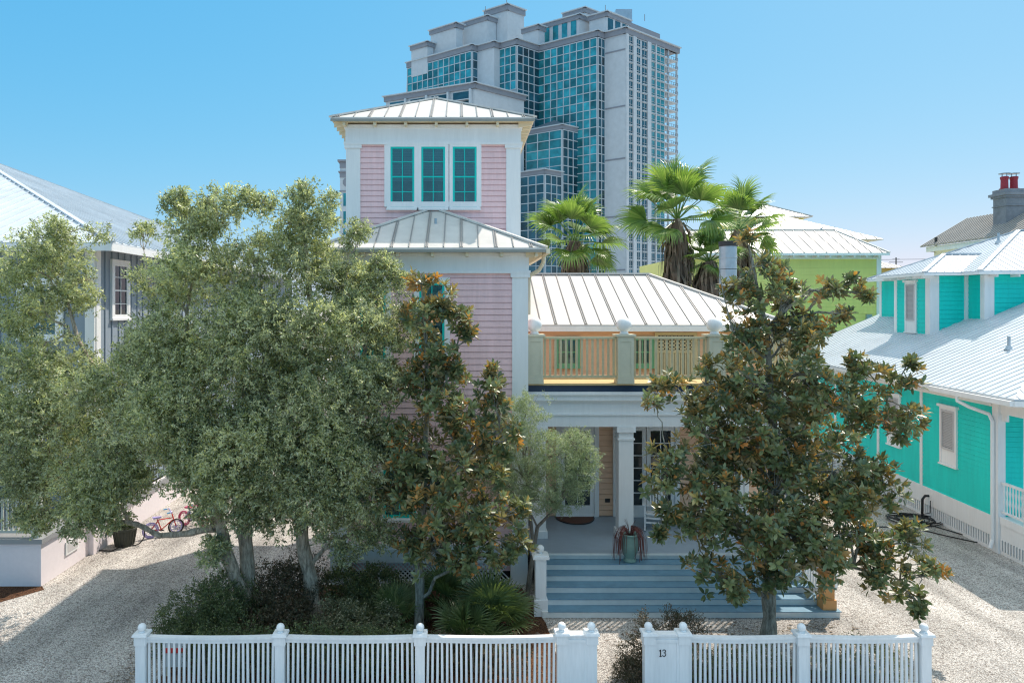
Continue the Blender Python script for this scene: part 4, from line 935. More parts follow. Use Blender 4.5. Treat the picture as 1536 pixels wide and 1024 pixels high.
# ------------------------------------------------------------------ foliage
def leaf_object(name, parts, mat, parent, origin):
    """parts: list of (P,D,Nrm,L,W,rnd) arrays -> one mesh of small folded leaves"""
    P, D, Nn, L_, W_, rv = [np.concatenate([p[i] for p in parts]) for i in range(6)]
    n = len(P); S = np.cross(D, Nn); S /= np.linalg.norm(S, axis=1, keepdims=True)+1e-9; Nn = np.cross(S, D)
    L1 = L_[:, None]; W1 = W_[:, None]
    big = mat is MAGL
    if big:
        V = [P, P+D*L1*.33+S*W1*.45+Nn*W1*.10, P+D*L1*.72+S*W1*.42+Nn*W1*.10-Nn*L1*.03, P+D*L1-Nn*L1*.10, P+D*L1*.72-S*W1*.42+Nn*W1*.10-Nn*L1*.03, P+D*L1*.33-S*W1*.45+Nn*W1*.10]
        fc = np.array([[0, 1, 2, 3], [0, 3, 4, 5]])
    else:
        V = [P, P+D*L1*.45+S*W1*.5+Nn*W1*.12, P+D*L1-Nn*L1*.06, P+D*L1*.45-S*W1*.5+Nn*W1*.12]
        fc = np.array([[0, 1, 2], [0, 2, 3]])
    nv = len(V); co = np.stack(V, 1).reshape(-1, 3)-np.array(origin)
    k = fc.shape[1]; idx = (np.arange(n)[:, None, None]*nv+fc[None]).reshape(-1)
    me = bpy.data.meshes.new(name); me.vertices.add(n*nv); me.vertices.foreach_set('co', co.ravel().astype(np.float32))
    me.loops.add(len(idx)); me.loops.foreach_set('vertex_index', idx.astype(np.int32))
    np_ = n*len(fc); me.polygons.add(np_); me.polygons.foreach_set('loop_start', (np.arange(np_)*k).astype(np.int32))
    me.update(calc_edges=True); me.materials.append(mat)
    a = me.attributes.new('rnd', 'FLOAT', 'POINT'); a.data.foreach_set('value', np.repeat(rv, nv).astype(np.float32))
    if big: a = me.attributes.new('rnd2', 'FLOAT', 'POINT'); a.data.foreach_set('value', np.repeat(np.clip(np.repeat(rng.normal(.45, .27, n//11+1), 11)[:n]+rng.normal(0, .14, n), 0, 1), nv).astype(np.float32))
    me.validate(); ob = bpy.data.objects.new(name, me); col.objects.link(ob); ob.parent = parent
    WORLD[ob.name] = Vector(origin)
    return ob
def unit(v): return v/(np.linalg.norm(v, axis=-1, keepdims=True)+1e-9)
def clump_points(c, r, n, shell=.45, squash=.85):
    d = unit(rng.normal(size=(n, 3))); q = rng.random(n)**(1/3*(1-shell)+.001)
    # lumpy radius so that the outline is uneven
    ph = rng.random(3)*6.28
    lump = 1+.22*np.sin(d[:, 0]*5+ph[0])*np.sin(d[:, 2]*5+ph[1])+.14*np.sin(d[:, 1]*9+d[:, 0]*7+ph[2])
    p = d*(q*lump)[:, None]*r; p[:, 2] *= squash
    return p+np.array(c), d
def sprays(c, r, n, per, L, W, spread=.12, rmean=None, gap=.0, up=.35):
    P0, d = clump_points(c, r, n)
    if gap > 0:
        s = np.sin(P0[:, 0]*5.1+1.3)*np.sin(P0[:, 2]*5.7+.4)*np.sin(P0[:, 1]*4.3)+.5*np.sin(P0[:, 0]*11+P0[:, 2]*9)
        keep = s > -gap*0-.55+gap*.5; P0, d = P0[keep], d[keep]; n = len(P0)
    ax = unit(d*.8+rng.normal(size=(n, 3))*.6+np.array([0, 0, up]))
    t = rng.random((n, per))
    base = P0[:, None]+ax[:, None]*(t*spread*2)[..., None]+rng.normal(size=(n, per, 3))*spread*.22
    D = unit(ax[:, None]*.7+rng.normal(size=(n, per, 3))*.75+np.array([0, 0, -.1]))
    Nn = unit(rng.normal(size=(n, per, 3))*.7+np.array([0, -.4, .9]))
    tone = rng.normal(rmean if rmean is not None else .45, .12, n)[:, None]+rng.normal(0, .24, (n, per))
    m_ = n*per
    return (base.reshape(-1, 3), D.reshape(-1, 3), Nn.reshape(-1, 3), (L*rng.uniform(.65, 1.25, m_)), (W*rng.uniform(.7, 1.2, m_)), np.clip(tone.ravel(), 0, 1))
def rosettes(c, r, n, L, W):
    P0, d = clump_points(c, r, n, .75, .95)
    per = 11
    ax = unit(d*.75+rng.normal(size=(n, 3))*.3+np.array([0, 0, .65]))
    a = unit(np.cross(ax, rng.normal(size=(n, 3)))); b = np.cross(ax, a)
    th = np.arange(per)*2.4+rng.random((n, 1))*6.28+rng.normal(0, .2, (n, per))
    tilt = np.linspace(.35, 1.55, per)[None]+rng.normal(0, .18, (n, per))
    rad = a[:, None]*np.cos(th)[..., None]+b[:, None]*np.sin(th)[..., None]
    D = unit(ax[:, None]*np.cos(tilt)[..., None]+rad*np.sin(tilt)[..., None]+np.array([0, 0, -.05]))
    Nn = unit(ax[:, None]*np.sin(tilt)[..., None]-rad*np.cos(tilt)[..., None])
    base = P0[:, None]-ax[:, None]*(np.linspace(0, .07, per)[None, :, None])+D*.012
    tone = rng.normal(.42, .16, n)[:, None]+rng.normal(0, .14, (n, per))
    m_ = n*per
    return (base.reshape(-1, 3), D.reshape(-1, 3), Nn.reshape(-1, 3), L*rng.uniform(.7, 1.15, m_), W*rng.uniform(.75, 1.15, m_), np.clip(tone.ravel(), 0, 1)), P0
def curve(p, q, bow, n=7, jit=.05):
    p = Vector(p); q = Vector(q); d = q-p; out = []
    for i in range(n):
        t = i/(n-1); j = d.length*jit*math.sin(math.pi*t)
        out.append(p+d*t+Vector((0, 0, bow*math.sin(math.pi*t)))+Vector((random.uniform(-j, j), random.uniform(-j, j), random.uniform(-j, j))))
    return out
def bole(mb, ps, rs):
    """uneven trunk: resampled, wandering a little, with swellings and knots"""
    P, Rr = [], []
    for i in range(len(ps)-1):
        for k in range(5):
            t = k/5; P.append(ps[i].lerp(ps[i+1], t)); Rr.append(rs[i]*(1-t)+rs[i+1]*t)
    P.append(ps[-1]); Rr.append(rs[-1]); ph = random.uniform(0, 6)
    Q = [p+Vector((math.sin(i*.8+ph), math.cos(i*.63+ph), 0))*r*.14 for i, (p, r) in enumerate(zip(P, Rr))]
    Rr = [r*(1+.09*math.sin(i*1.7+ph)+random.uniform(-.06, .06))*(1.25 if i == 0 else 1.1 if i == 1 else 1) for i, r in enumerate(Rr)]
    mb.tube(Q, Rr, 12)
def limb_to(mb, stems, c, r0, twigs, crad, tw=.006):
    c = Vector(c); best = None
    for st in stems:
        for p, r in st:
            dz = c.z-p.z; dist = (c-p).length
            cost = dist+(1.5 if dz < .15*dist else 0)
            if best is None or cost < best[0]: best = (cost, p, r)
    p, r = best[1], best[2]; rr = min(r*.7, r0)
    pts = curve(p, c, .12*(c-p).length, 8, .07)
    mb.tube(pts, [rr*(1-.75*i/7)+.006 for i in range(8)], 6)
    for k in range(twigs):
        v = Vector(rng.normal(size=3)).normalized()*crad*random.uniform(.75, 1.05); v.z = v.z*.8+crad*.1
        s = pts[random.randint(4, 7)]
        ps = curve(s, c+v, .05, 5, .09); mb.tube(ps, [tw*2.2, tw*1.7, tw*1.2, tw*.8, tw*.4], 4)
    return [(pp, rr*(1-.75*i/7)) for i, pp in enumerate(pts)]

# ---- the two small-leaved evergreen trees at the left
def oak(name, label, base, stems_px, clumps, group, side):
    T = thing(name, label, 'tree', base, group=group)
    m = MB(); stems = []
    for st in stems_px:
        ps = [pt(x, y, Y) for x, y, Y, r in st]; rs = [r for *_, r in st]
        bole(m, ps, rs); stems.append(list(zip(ps, rs)))
    parts = []
    for (px, py, rp, Y) in clumps:
        c = pt(px, py, Y); r = rp*Y/F
        stems.append(limb_to(m, stems[:], c, .055, int(5+r*9), r, .0045))
        vol = r**3*4.2
        n = int(370*r*r*3.1)+45
        for k in range(4):
            v = Vector(rng.normal(size=3)).normalized()*r*random.uniform(.3, .8); v.z *= .8; rs_ = r*random.uniform(.42, .68) if r > .2 else r
            parts.append(sprays(tuple(c+v), rs_, n//5, 12, .080, .031, .085, rmean=.46+random.uniform(-.16, .16), gap=.3))
        parts.append(sprays(tuple(c), r, n//4, 12, .080, .031, .085, rmean=.46+random.uniform(-.12, .12), gap=.4))
    m.build('trunk', BARKG, T)
    leaf_object('crown', parts, OAKL, T, base)
    return T
Yb = 14.75
clA = [(25, 400, 50, 16.2), (85, 385, 48, 16.4), (105, 440, 38, 16.2), (40, 465, 48, 16), (75, 345, 20, 16.4), (150, 350, 12, 16.3), (135, 420, 14, 16.4),
       (20, 560, 62, 15.6), (85, 545, 50, 15.8), (40, 640, 66, 15.4), (105, 640, 66, 15.2), (70, 715, 56, 15.2), (140, 730, 52, 15.0), (15, 700, 50, 15.6), (180, 680, 56, 14.8), (165, 590, 62, 15), (200, 545, 34, 15.2),
       (235, 630, 76, 14.6), (212, 718, 32, 14.7), (225, 420, 24, 15.5), (235, 500, 38, 15.3), (115, 780, 26, 15), (60, 775, 26, 15.2), (215, 350, 13, 15.4), (255, 450, 30, 15.4), (285, 345, 40, 15.2), (270, 310, 20, 15.2), (340, 325, 44, 15.2), (300, 415, 64, 15), (270, 510, 64, 14.8), (300, 600, 76, 14.4), (350, 490, 70, 14.8),
       (250, 570, 60, 15.4), (330, 690, 70, 14.4), (312, 765, 24, 14.5), (318, 830, 22, 14.3), (375, 765, 36, 14.4), (380, 590, 60, 15.6), (130, 680, 60, 16.4), (30, 770, 22, 15.6), (345, 730, 56, 14.2), (370, 660, 66, 14.2), (300, 700, 56, 14.2), (285, 690, 40, 14.3), (180, 735, 32, 14.6), (150, 780, 26, 14.9), (325, 560, 60, 14.3), (265, 650, 60, 14.3), (120, 730, 50, 14.8), (268, 296, 8, 15.2), (310, 300, 12, 15.2), (375, 300, 12, 15.2)]
stA = [[(382, 950, Yb, .17), (372, 915, Yb-.02, .15), (352, 860, Yb-.1, .13), (330, 790, Yb-.1, .11), (300, 690, Yb, .09), (280, 590, Yb+.2, .06), (280, 470, Yb+.4, .035), (300, 350, Yb+.6, .015)],
       [(378, 950, Yb+.2, .19), (374, 900, Yb+.2, .17), (368, 830, Yb+.25, .15), (365, 740, Yb+.25, .12), (370, 640, Yb+.2, .09), (365, 520, Yb+.3, .05), (345, 380, Yb+.5, .018)],
       [(322, 790, Yb-.05, .08), (280, 800, Yb+.2, .065), (240, 803, Yb+.3, .06), (215, 790, Yb+.4, .055), (190, 782, Yb+.4, .05), (165, 783, Yb+.5, .035), (130, 770, Yb+.6, .015)],
       [(300, 690, Yb, .08), (220, 640, Yb+.5, .06), (150, 570, Yb+1, .05), (118, 510, Yb+1.3, .045), (100, 450, Yb+1.5, .03), (90, 380, Yb+1.7, .012)]]
oak('evergreen_tree', 'small-leaved evergreen with two fused leaning grey trunks, its crown reaching the left edge', (gx(380, Yb), Yb, 0), stA, clA, 'small-leaved trees behind the fence', -1)
Yc = 15.1
clB = [(430, 335, 44, 15.4), (452, 300, 20, 15.3), (395, 305, 16, 15.3), (490, 330, 22, 15.3), (385, 395, 56, 15.4), (455, 400, 60, 15.4), (512, 430, 52, 15.3), (562, 430, 42, 15.3), (530, 365, 16, 15.4), (575, 400, 18, 15.3), (545, 495, 64, 15), (455, 495, 72, 15), (400, 470, 60, 15.2),
       (410, 600, 80, 14.8), (500, 595, 76, 14.7), (565, 580, 48, 14.9), (430, 700, 74, 14.6), (520, 680, 66, 14.6), (500, 785, 36, 14.6), (545, 750, 46, 14.7), (560, 800, 32, 14.8), (590, 500, 34, 15.2), (455, 540, 60, 15.6), (520, 820, 24, 14.8), (580, 660, 36, 15), (610, 470, 20, 15.3), (420, 760, 50, 14.9), (470, 730, 58, 14.3), (500, 745, 48, 14.3), (420, 650, 66, 14.3), (470, 650, 60, 14.2), (545, 690, 50, 14.4), (520, 600, 60, 14.3), (600, 420, 15, 15.2), (495, 300, 9, 15.4), (540, 345, 10, 15.4), (460, 278, 8, 15.3)]
stB = [[(476, 945, Yc, .19), (470, 900, Yc, .165), (461, 850, Yc-.02, .15), (452, 790, Yc-.1, .13), (448, 700, Yc-.1, .11), (460, 600, Yc, .085), (470, 480, Yc+.1, .05), (455, 340, Yc+.2, .02)],
       [(450, 720, Yc-.1, .09), (500, 640, Yc-.1, .07), (545, 540, Yc, .045), (560, 440, Yc+.1, .015)],
       [(449, 740, Yc-.1, .08), (410, 640, Yc-.1, .06), (395, 520, Yc+.1, .04), (390, 400, Yc+.2, .015)]]
oak('evergreen_tree', 'small-leaved evergreen on one stout grey trunk, its crown in front of the pink tower', (gx(474, Yc), Yc, 0), stB, clB, 'small-leaved trees behind the fence', 1)

# ---- magnolias
def magnolia(label, base, stems_px, clumps, dens=1.0):
    T = thing('magnolia_tree', label, 'tree', base, group='magnolias')
    m = MB(); stems = []
    for st in stems_px:
        ps = [pt(x, y, Y) for x, y, Y, r in st]; rs = [r for *_, r in st]
        bole(m, ps, rs); stems.append(list(zip(ps, rs)))
    parts = []
    for (px, py, rp, Y) in clumps:
        c = pt(px, py, Y); r = rp*Y/F
        limb = limb_to(m, stems[:], c, .035, 3, r*.7, .006)
        n = int(dens*(115*r*r+8))
        P0 = []
        for k in range(4):
            v = Vector(rng.normal(size=3)).normalized()*r*random.uniform(.35, .95); rs_ = r*random.uniform(.38, .60)
            q, pq = rosettes(tuple(c+v), rs_, max(2, int(n*.21)), .168, .074); parts.append(q); P0 += list(pq)
        q, pq = rosettes(tuple(c), r*.8, max(2, n//5), .168, .074); parts.append(q); P0 += list(pq)
        # every rosette sits at the end of its own shoot
        for p in P0[::3]: m.tube(curve(limb[6][0], Vector(p), .03, 4, .08), [.010, .008, .006, .005], 4)
    m.build('trunk', BARKM, T)
    leaf_object('crown', parts, MAGL, T, base)
    return T
Ym = 14.55
clR = [(1120, 362, 15, 14.6), (1150, 398, 22, 14.6), (1140, 440, 36, 14.5), (1098, 432, 22, 14.6), (1188, 448, 38, 14.5), (1240, 432, 22, 14.5), (1278, 424, 17, 14.4), (1297, 440, 9, 14.4), (1105, 495, 40, 14.4), (1165, 505, 48, 14.4), (1222, 498, 30, 14.5), (1262, 470, 14, 14.4), (1062, 575, 36, 14.3), (1010, 585, 30, 14.2), (980, 602, 18, 14.1),
       (1130, 575, 66, 14.2), (1205, 560, 60, 14.2), (1290, 545, 32, 14.2), (1345, 560, 24, 14.2), (1370, 545, 14, 14.2), (1250, 615, 58, 14.1), (1325, 640, 40, 14.1), (1370, 630, 22, 14.1), (1170, 645, 76, 14.0), (1070, 650, 52, 14.0), (1000, 690, 32, 13.9), (985, 725, 24, 13.9), (1075, 720, 62, 13.9), (1165, 735, 80, 13.9), (1265, 710, 66, 14),
       (1325, 720, 34, 14), (1035, 790, 42, 13.9), (1110, 805, 62, 13.8), (1190, 800, 66, 13.9), (1270, 795, 56, 14), (1335, 815, 44, 14), (1385, 865, 30, 14), (1315, 865, 34, 14), (1365, 895, 22, 14), (1085, 868, 38, 13.9), (1150, 870, 34, 14.1), (1045, 850, 22, 13.9), (990, 798, 9, 13.9), (1005, 770, 20, 13.9),
       (1160, 580, 60, 15.2), (1200, 700, 80, 15.1), (1110, 690, 70, 15.0), (1180, 800, 60, 15.0), (1370, 800, 22, 14), (1242, 832, 30, 13.9), (1300, 690, 34, 14.0), (1090, 600, 40, 14.9)]
stR = [[(1153, 962, Ym, .155), (1153, 900, Ym, .13), (1156, 820, Ym, .12), (1160, 720, Ym, .10), (1158, 600, Ym, .08), (1150, 500, Ym, .05), (1130, 400, Ym+.05, .02), (1120, 360, Ym+.05, .008)],
       [(1155, 850, Ym, .06), (1210, 845, Ym-.1, .05), (1280, 850, Ym-.2, .035), (1350, 870, Ym-.3, .018)],
       [(1158, 700, Ym, .05), (1100, 650, Ym-.1, .035), (1030, 600, Ym-.2, .015)],
       [(1158, 680, Ym, .05), (1230, 620, Ym-.1, .035), (1330, 600, Ym-.2, .015)],
       [(1152, 540, Ym, .035), (1100, 500, Ym-.1, .022), (1085, 440, Ym-.1, .012), (1078, 400, Ym-.1, .006)],
       [(1156, 760, Ym, .045), (1090, 740, Ym-.2, .03), (1000, 720, Ym-.4, .012)]]
magnolia('broad magnolia with rust-backed leaves growing before the right end of the stairs', (gx(1153, Ym), Ym, 0), stR, clR)
Yn = 14.7
clL = [(630, 425, 22, 14.7), (660, 450, 30, 14.6), (690, 475, 24, 14.6), (635, 480, 38, 14.7), (700, 505, 12, 14.6), (640, 530, 46, 14.6), (610, 570, 34, 14.8), (670, 540, 28, 14.5), (735, 580, 24, 14.4), (740, 560, 12, 14.4), (645, 600, 52, 14.4), (700, 620, 46, 14.3), (770, 640, 18, 14.3), (760, 660, 26, 14.3), (615, 670, 50, 14.5), (690, 690, 56, 14.2),
       (640, 755, 58, 14.2), (715, 765, 52, 14.1), (775, 770, 26, 14.1), (600, 730, 36, 14.5), (660, 830, 52, 14.1), (725, 830, 44, 14.1), (615, 815, 34, 14.3), (775, 820, 26, 14.1), (590, 640, 30, 14.6), (650, 700, 56, 15.1), (720, 700, 40, 14.9), (690, 790, 50, 14.8), (745, 610, 26, 14.4), (690, 560, 14, 14.5)]
stL = [[(630, 962, Yn, .11), (629, 900, Yn, .095), (628, 830, Yn, .09), (634, 740, Yn, .08), (640, 640, Yn, .06), (640, 540, Yn, .04), (632, 430, Yn, .012)],
       [(632, 760, Yn, .05), (690, 700, Yn-.2, .035), (750, 640, Yn-.3, .012)], [(640, 620, Yn, .04), (680, 540, Yn, .025), (695, 480, Yn, .01)]]
magnolia('narrow magnolia with rust-backed leaves growing before the pink tower, left of the stairs', (gx(630, Yn), Yn, 0), stL, clL)

# ---- wispy grey-green tree by the porch
base = (gx(790, 16.4), 16.4, 0)
T = thing('wispy_tree', 'fine-leaved pale grey-green tree between the pink tower and the porch door', 'tree', base)
m = MB(); st = [(Vector(base), .06), (pt(795, 860, 16.4), .055), (pt(806, 790, 16.4), .045), (pt(835, 760, 16.3), .03)]
m.tube([p for p, r in st], [r for p, r in st], 8); stems = [st, [(pt(800, 820, 16.4), .045), (pt(790, 720, 16.4), .03), (pt(780, 640, 16.4), .015)]]
m.tube([p for p, r in stems[1]], [r for p, r in stems[1]], 8)
parts = []
for (px, py, rp, Y) in [(765, 625, 30, 16.4), (800, 610, 24, 16.4), (740, 660, 28, 16.5), (790, 670, 36, 16.3), (835, 680, 38, 16.2), (865, 665, 24, 16.2), (870, 710, 26, 16.1), (830, 725, 36, 16.1), (780, 725, 34, 16.3), (850, 745, 24, 16.1), (745, 720, 30, 16.5), (880, 690, 18, 16.2), (800, 750, 22, 16.2), (730, 690, 24, 16.6)]:
    c = pt(px, py, Y); r = rp*Y/F; limb_to(m, stems, c, .02, 9, r*1.15, .003)
    parts.append(sprays(tuple(c), r, int(620*r*r*3)+50, 14, .050, .014, .07, rmean=.5, gap=.2, up=.2))
m.build('trunk', TWIG, T); leaf_object('crown', parts, WISPL, T, base)

# ---- shrubs
def shrub(name, label, clumps, mat, L, W, per=9, dens=220, group=None, cat='shrub', rm=.45):
    x = sum(c[0] for c in clumps)/len(clumps); y = sum(c[1] for c in clumps)/len(clumps)
    T = thing(name, label, cat, (x, y, 0), group=group)
    m = MB(); parts = []
    for (cx, cy, cz, r) in clumps:
        for k in range(5):
            a = random.uniform(0, 6.28); v = Vector((cx+r*.6*math.cos(a), cy+r*.6*math.sin(a), cz+random.uniform(-.2, .7)*r))
            m.tube(curve((cx+random.uniform(-.06, .06), cy, 0), v, .02, 5, .08), [.014, .012, .009, .006, .003], 5)
        q = sprays((cx, cy, cz), r, int(3.2*dens*r*r*3.2)+30, per, L, W, .07, rmean=rm, gap=.2); ok = q[0][:, 2] > .02
        parts.append(tuple(a[ok] for a in q))
    m.build('stems', TWIG, T); leaf_object('leaves', parts, mat, T, (x, y, 0))
    return T
def G(px, py, Y, rp): p = pt(px, py, Y); return (p.x, p.y, max(p.z, .1), rp*Y/F)
shrub('hedge_shrub', 'dark green rounded shrub left of the fused grey trunks', [G(285, 925, 14.2, 40), G(320, 905, 14.4, 46), G(345, 935, 14.1, 44), G(265, 955, 14, 32), G(310, 960, 13.8, 46), G(345, 900, 14.6, 40)], HEDGEL, .05, .022)
shrub('hedge_shrub', 'dark russet-tinged shrub between the grey tree trunks', [G(415, 920, 14.6, 44), G(440, 890, 15.2, 44), G(405, 955, 14.1, 44), G(435, 945, 14.2, 44), G(400, 880, 15.4, 36), G(450, 860, 15.8, 34)], RUSSETL, .05, .022)
shrub('flowering_shrub', 'low shrub flecked with pale dried blossom beside the stout grey trunk', [G(505, 925, 14.4, 28), G(535, 940, 14.2, 34), G(560, 955, 14, 28), G(500, 955, 14, 30), G(575, 930, 14.4, 22)], FLOWL, .045, .022, rm=.6)
shrub('hedge_shrub', 'deep green glossy shrub against the lattice base of the pink tower', [G(525, 880, 16.2, 36), G(570, 885, 16.2, 34), G(550, 905, 15.6, 36), G(600, 900, 16, 24)], HEDGEL, .07, .03)
shrub('hedge_shrub', 'low dark shrub behind the left pickets beneath the fused trunks', [(-4.6, 13.1, .35, .5), (-3.9, 13.1, .35, .5), (-3.2, 13.1, .4, .5)], HEDGEL, .05, .022)
shrub('hedge_shrub', 'low dark shrub behind the middle pickets beneath the stout trunk', [(-2.5, 13.15, .4, .5), (-1.8, 13.1, .4, .5), (-1.2, 13.15, .35, .5)], HEDGEL, .05, .022)
shrub('hedge_shrub', 'low dark shrub behind the pickets nearest the left gate pier', [(-.3, 13.1, .3, .42), (.3, 13.1, .3, .4), (.9, 13.1, .28, .36)], RUSSETL, .05, .022)
shrub('gate_shrub', 'wispy dark shrub beside the gate pier numbered 13', [G(955, 985, 12.9, 24), G(945, 1010, 12.8, 22), G(975, 960, 13.1, 22), G(1000, 940, 13.4, 22), G(1030, 945, 13.4, 24), G(960, 1030, 12.8, 26), G(975, 930, 13.6, 14)], RUSSETL, .04, .017, per=8, dens=380, rm=.45)
shrub('hedge_shrub', 'low dark shrub behind the pickets under the broad magnolia', [(4.4, 12.9, .22, .36), (5.0, 12.95, .25, .38), (5.6, 12.9, .2, .34)], HEDGEL, .045, .02)
shrub('hedge_shrub', 'small green shrub behind the pickets nearest the right end post', [(6.6, 12.9, .2, .32), (7.3, 12.9, .35, .36), (7.8, 12.9, .35, .3)], HEDGEL, .045, .02, rm=.6)

# ---- leaf litter on the gravel and straw
n = 2600; xs = rng.uniform(-6.5, 8.5, n); ys = rng.uniform(12.6, 17.2, n)
keep = ((xs < 1.7) & (ys < 17)) | ((np.abs(xs-6.0) < 2.6+rng.normal(0, .5, n)) & (ys < 15.2)); keep &= ~((xs > 1.7) & (ys > 15.3))
P0 = np.stack([xs, ys, np.full(n, .012)], 1)[keep]; k = len(P0); an = rng.uniform(0, 6.28, k)
D0 = np.stack([np.cos(an), np.sin(an), rng.normal(0, .12, k)], 1); N0 = unit(np.stack([rng.normal(0, .25, k), rng.normal(0, .25, k), np.ones(k)], 1))
ll = leaf_object('leaf_litter', [(P0, unit(D0), N0, rng.uniform(.05, .14, k), rng.uniform(.02, .05, k), rng.random(k))], DEADF, None, (0, 0, 0)); tag(ll, kind='stuff')

# ---- fan palms
def fan(seed, Lf, pet, span, nl, droop, fold, width=.05, notch=.35):
    """one fan leaf: petiole along +x then radiating segments; z up"""
    rd = random.Random(seed); m = MB()
    m.rv = .5; m.tube([(0, 0, 0), (pet*.5, 0, .03*pet), (pet, 0, 0)], [.028, .022, .016], 5)
    for i in range(nl):
        t = (i+.5)/nl*2-1; a = t*span/2; L_ = Lf*(1-.28*abs(t)**2)*rd.uniform(.9, 1.08); m.rv = min(1, max(0, rd.gauss(.5, .2)))
        d = Vector((math.cos(a), math.sin(a), 0)); sd = Vector((-d.y, d.x, 0)); p0 = Vector((pet, 0, 0)); up = Vector((0, 0, 1))
        dr = droop*rd.uniform(.7, 1.3); zf = fold*abs(math.sin(a))
        pts = [(0, .004, 0), (.3, width*.55, zf*.10), (.6, width*.8*.85, zf*.16-.02*dr), (.82, width*.4, zf*.12-.18*dr), (1, .004, -.45*dr)]
        prev = None
        for s, w, z in pts:
            c = p0+d*(L_*s*(1-.18*dr*s*s))+up*(z*L_); q = (c-sd*w+up*(w*.35), c, c+sd*w+up*(w*.35))
            if prev: m.face([prev[0], prev[1], q[1], q[0]]); m.face([prev[1], prev[2], q[2], q[1]])
            prev = q
    return m
def palm(label, base, hz, crad, nf, seed, lean=(0, 0), skirt=True, skh=2.4, group='fan palms behind the house'):
    rd = random.Random(seed); T = thing('fan_palm', label, 'palm', base, group=group)
    m = MB(); top = Vector((base[0]+lean[0], base[1]+lean[1], hz)); b = Vector(base)
    m.tube([b, b.lerp(top, .4)+Vector((.05, 0, 0)), b.lerp(top, .8), top], [.26, .22, .2, .16], 10); m.build('trunk', BARKG, T)
    if skirt:
        m = MB()
        for i in range(420):
            a = rd.uniform(0, 6.28); r0 = rd.uniform(.1, .28); z0 = top.z-rd.uniform(-.05, skh*.75); ln = rd.uniform(.7, 1.5); r1 = r0+rd.uniform(.15, .62)*(.55+.45*(top.z-z0)/skh); m.rv = rd.random()
            p = Vector((top.x+r0*math.cos(a), top.y+r0*math.sin(a), z0)); q = Vector((top.x+r1*math.cos(a+.1), top.y+r1*math.sin(a+.1), z0-ln*.45)); e = Vector((top.x+(r1+.04)*math.cos(a+.15), top.y+(r1+.04)*math.sin(a+.15), z0-ln))
            w = rd.uniform(.015, .055); t = Vector((-math.sin(a), math.cos(a), 0))
            m.face([p-t*w, p+t*w, q+t*w*1.3, q-t*w*1.3]); m.face([q-t*w*1.3, q+t*w*1.3, e+t*.006, e-t*.006])
        m.build('dead_frond_skirt', DEADF, T)
    metas = [fan(seed*10+k, crad*f, crad*.62, R(sp), 34, dr, fo, .030*crad).build('frond', PALML, T, local=True) for k, (f, sp, dr, fo) in enumerate(((.66, 180, .35, .9), (.74, 215, .9, .5), (.78, 235, 1.5, .2), (.66, 160, .2, 1.2)))]
    for k in range(nf):
        t = k/(nf-1); el = R(82-112*t)+rd.gauss(0, .12); yaw = k*2.39996+rd.gauss(0, .25)
        src = metas[0 if t < .3 else 3 if (t < .45 and k % 2) else 1 if t < .65 else 2]
        if k < 4: ob = metas[k]
        else: ob = src.copy(); col.objects.link(ob); ob.parent = T
        ob.data = src.data
        ob.location = top-b; ob.rotation_euler = (rd.gauss(0, .35), -el, yaw); s = rd.uniform(.85, 1.1); ob.scale = (s, s, s)
    return T
palm('leftmost fan palm, its green head and brown skirt just above the balcony roof', (gx(862, 28), 28, 0), gz(362, 28), 1.8, 22, 3, skh=2.2)
palm('tallest fan palm with thick brown skirt, in front of the hotel edge', (gx(1012, 27), 27, 0), gz(330, 27), 2.0, 22, 5, skh=3.2, lean=(.1, 0))
palm('fan palm partly hidden behind the metal flue', (gx(1108, 29), 29, 0), gz(345, 29), 1.7, 20, 8, skh=2.6)
palm('small ragged fan palm low between the two larger palms', (gx(1068, 26.5), 26.8, 0), gz(392, 26.5), 1.1, 18, 12, skh=1.2)
def palmetto(label, base, Rr, nf, seed):
    rd = random.Random(seed); T = thing('palmetto', label, 'palm shrub', base, group='palmettos under the narrow magnolia')
    metas = [fan(seed*7+k, Rr*.62, Rr*.5, R(sp), 26, dr, .5, .030*Rr).build('frond', PALMETTO, T, local=True) for k, (sp, dr) in enumerate(((210, .25), (230, .5)))]
    for k in range(nf):
        t = k/(nf-1); el = R(80-70*t)+rd.gauss(0, .15); yaw = k*2.4+rd.gauss(0, .3); src = metas[0 if t < .5 else 1]
        if k < 2: ob = metas[k]
        else: ob = src.copy(); col.objects.link(ob); ob.parent = T
        ob.data = src.data; ob.location = (rd.uniform(-.06, .06), rd.uniform(-.06, .06), .08); ob.rotation_euler = (rd.gauss(0, .3), -el, yaw)
        s = rd.uniform(.8, 1.1); ob.scale = (s, s, s)
    return T
palmetto('larger palmetto with spiky grey-green fans left of the stair newel', (gx(735, 14.7), 14.7, 0), 1.15, 20, 21)
palmetto('palmetto with spiky fans nearest the fence, right of the narrow magnolia trunk', (gx(700, 13.9), 13.9, 0), .95, 16, 22)
palmetto('palmetto with spiky fans close left of the narrow magnolia trunk', (gx(590, 14.9), 14.9, 0), .9, 14, 23)
palmetto('shaded palmetto with spiky fans deep behind the narrow magnolia trunk', (gx(660, 15.8), 15.8, 0), .95, 14, 24)

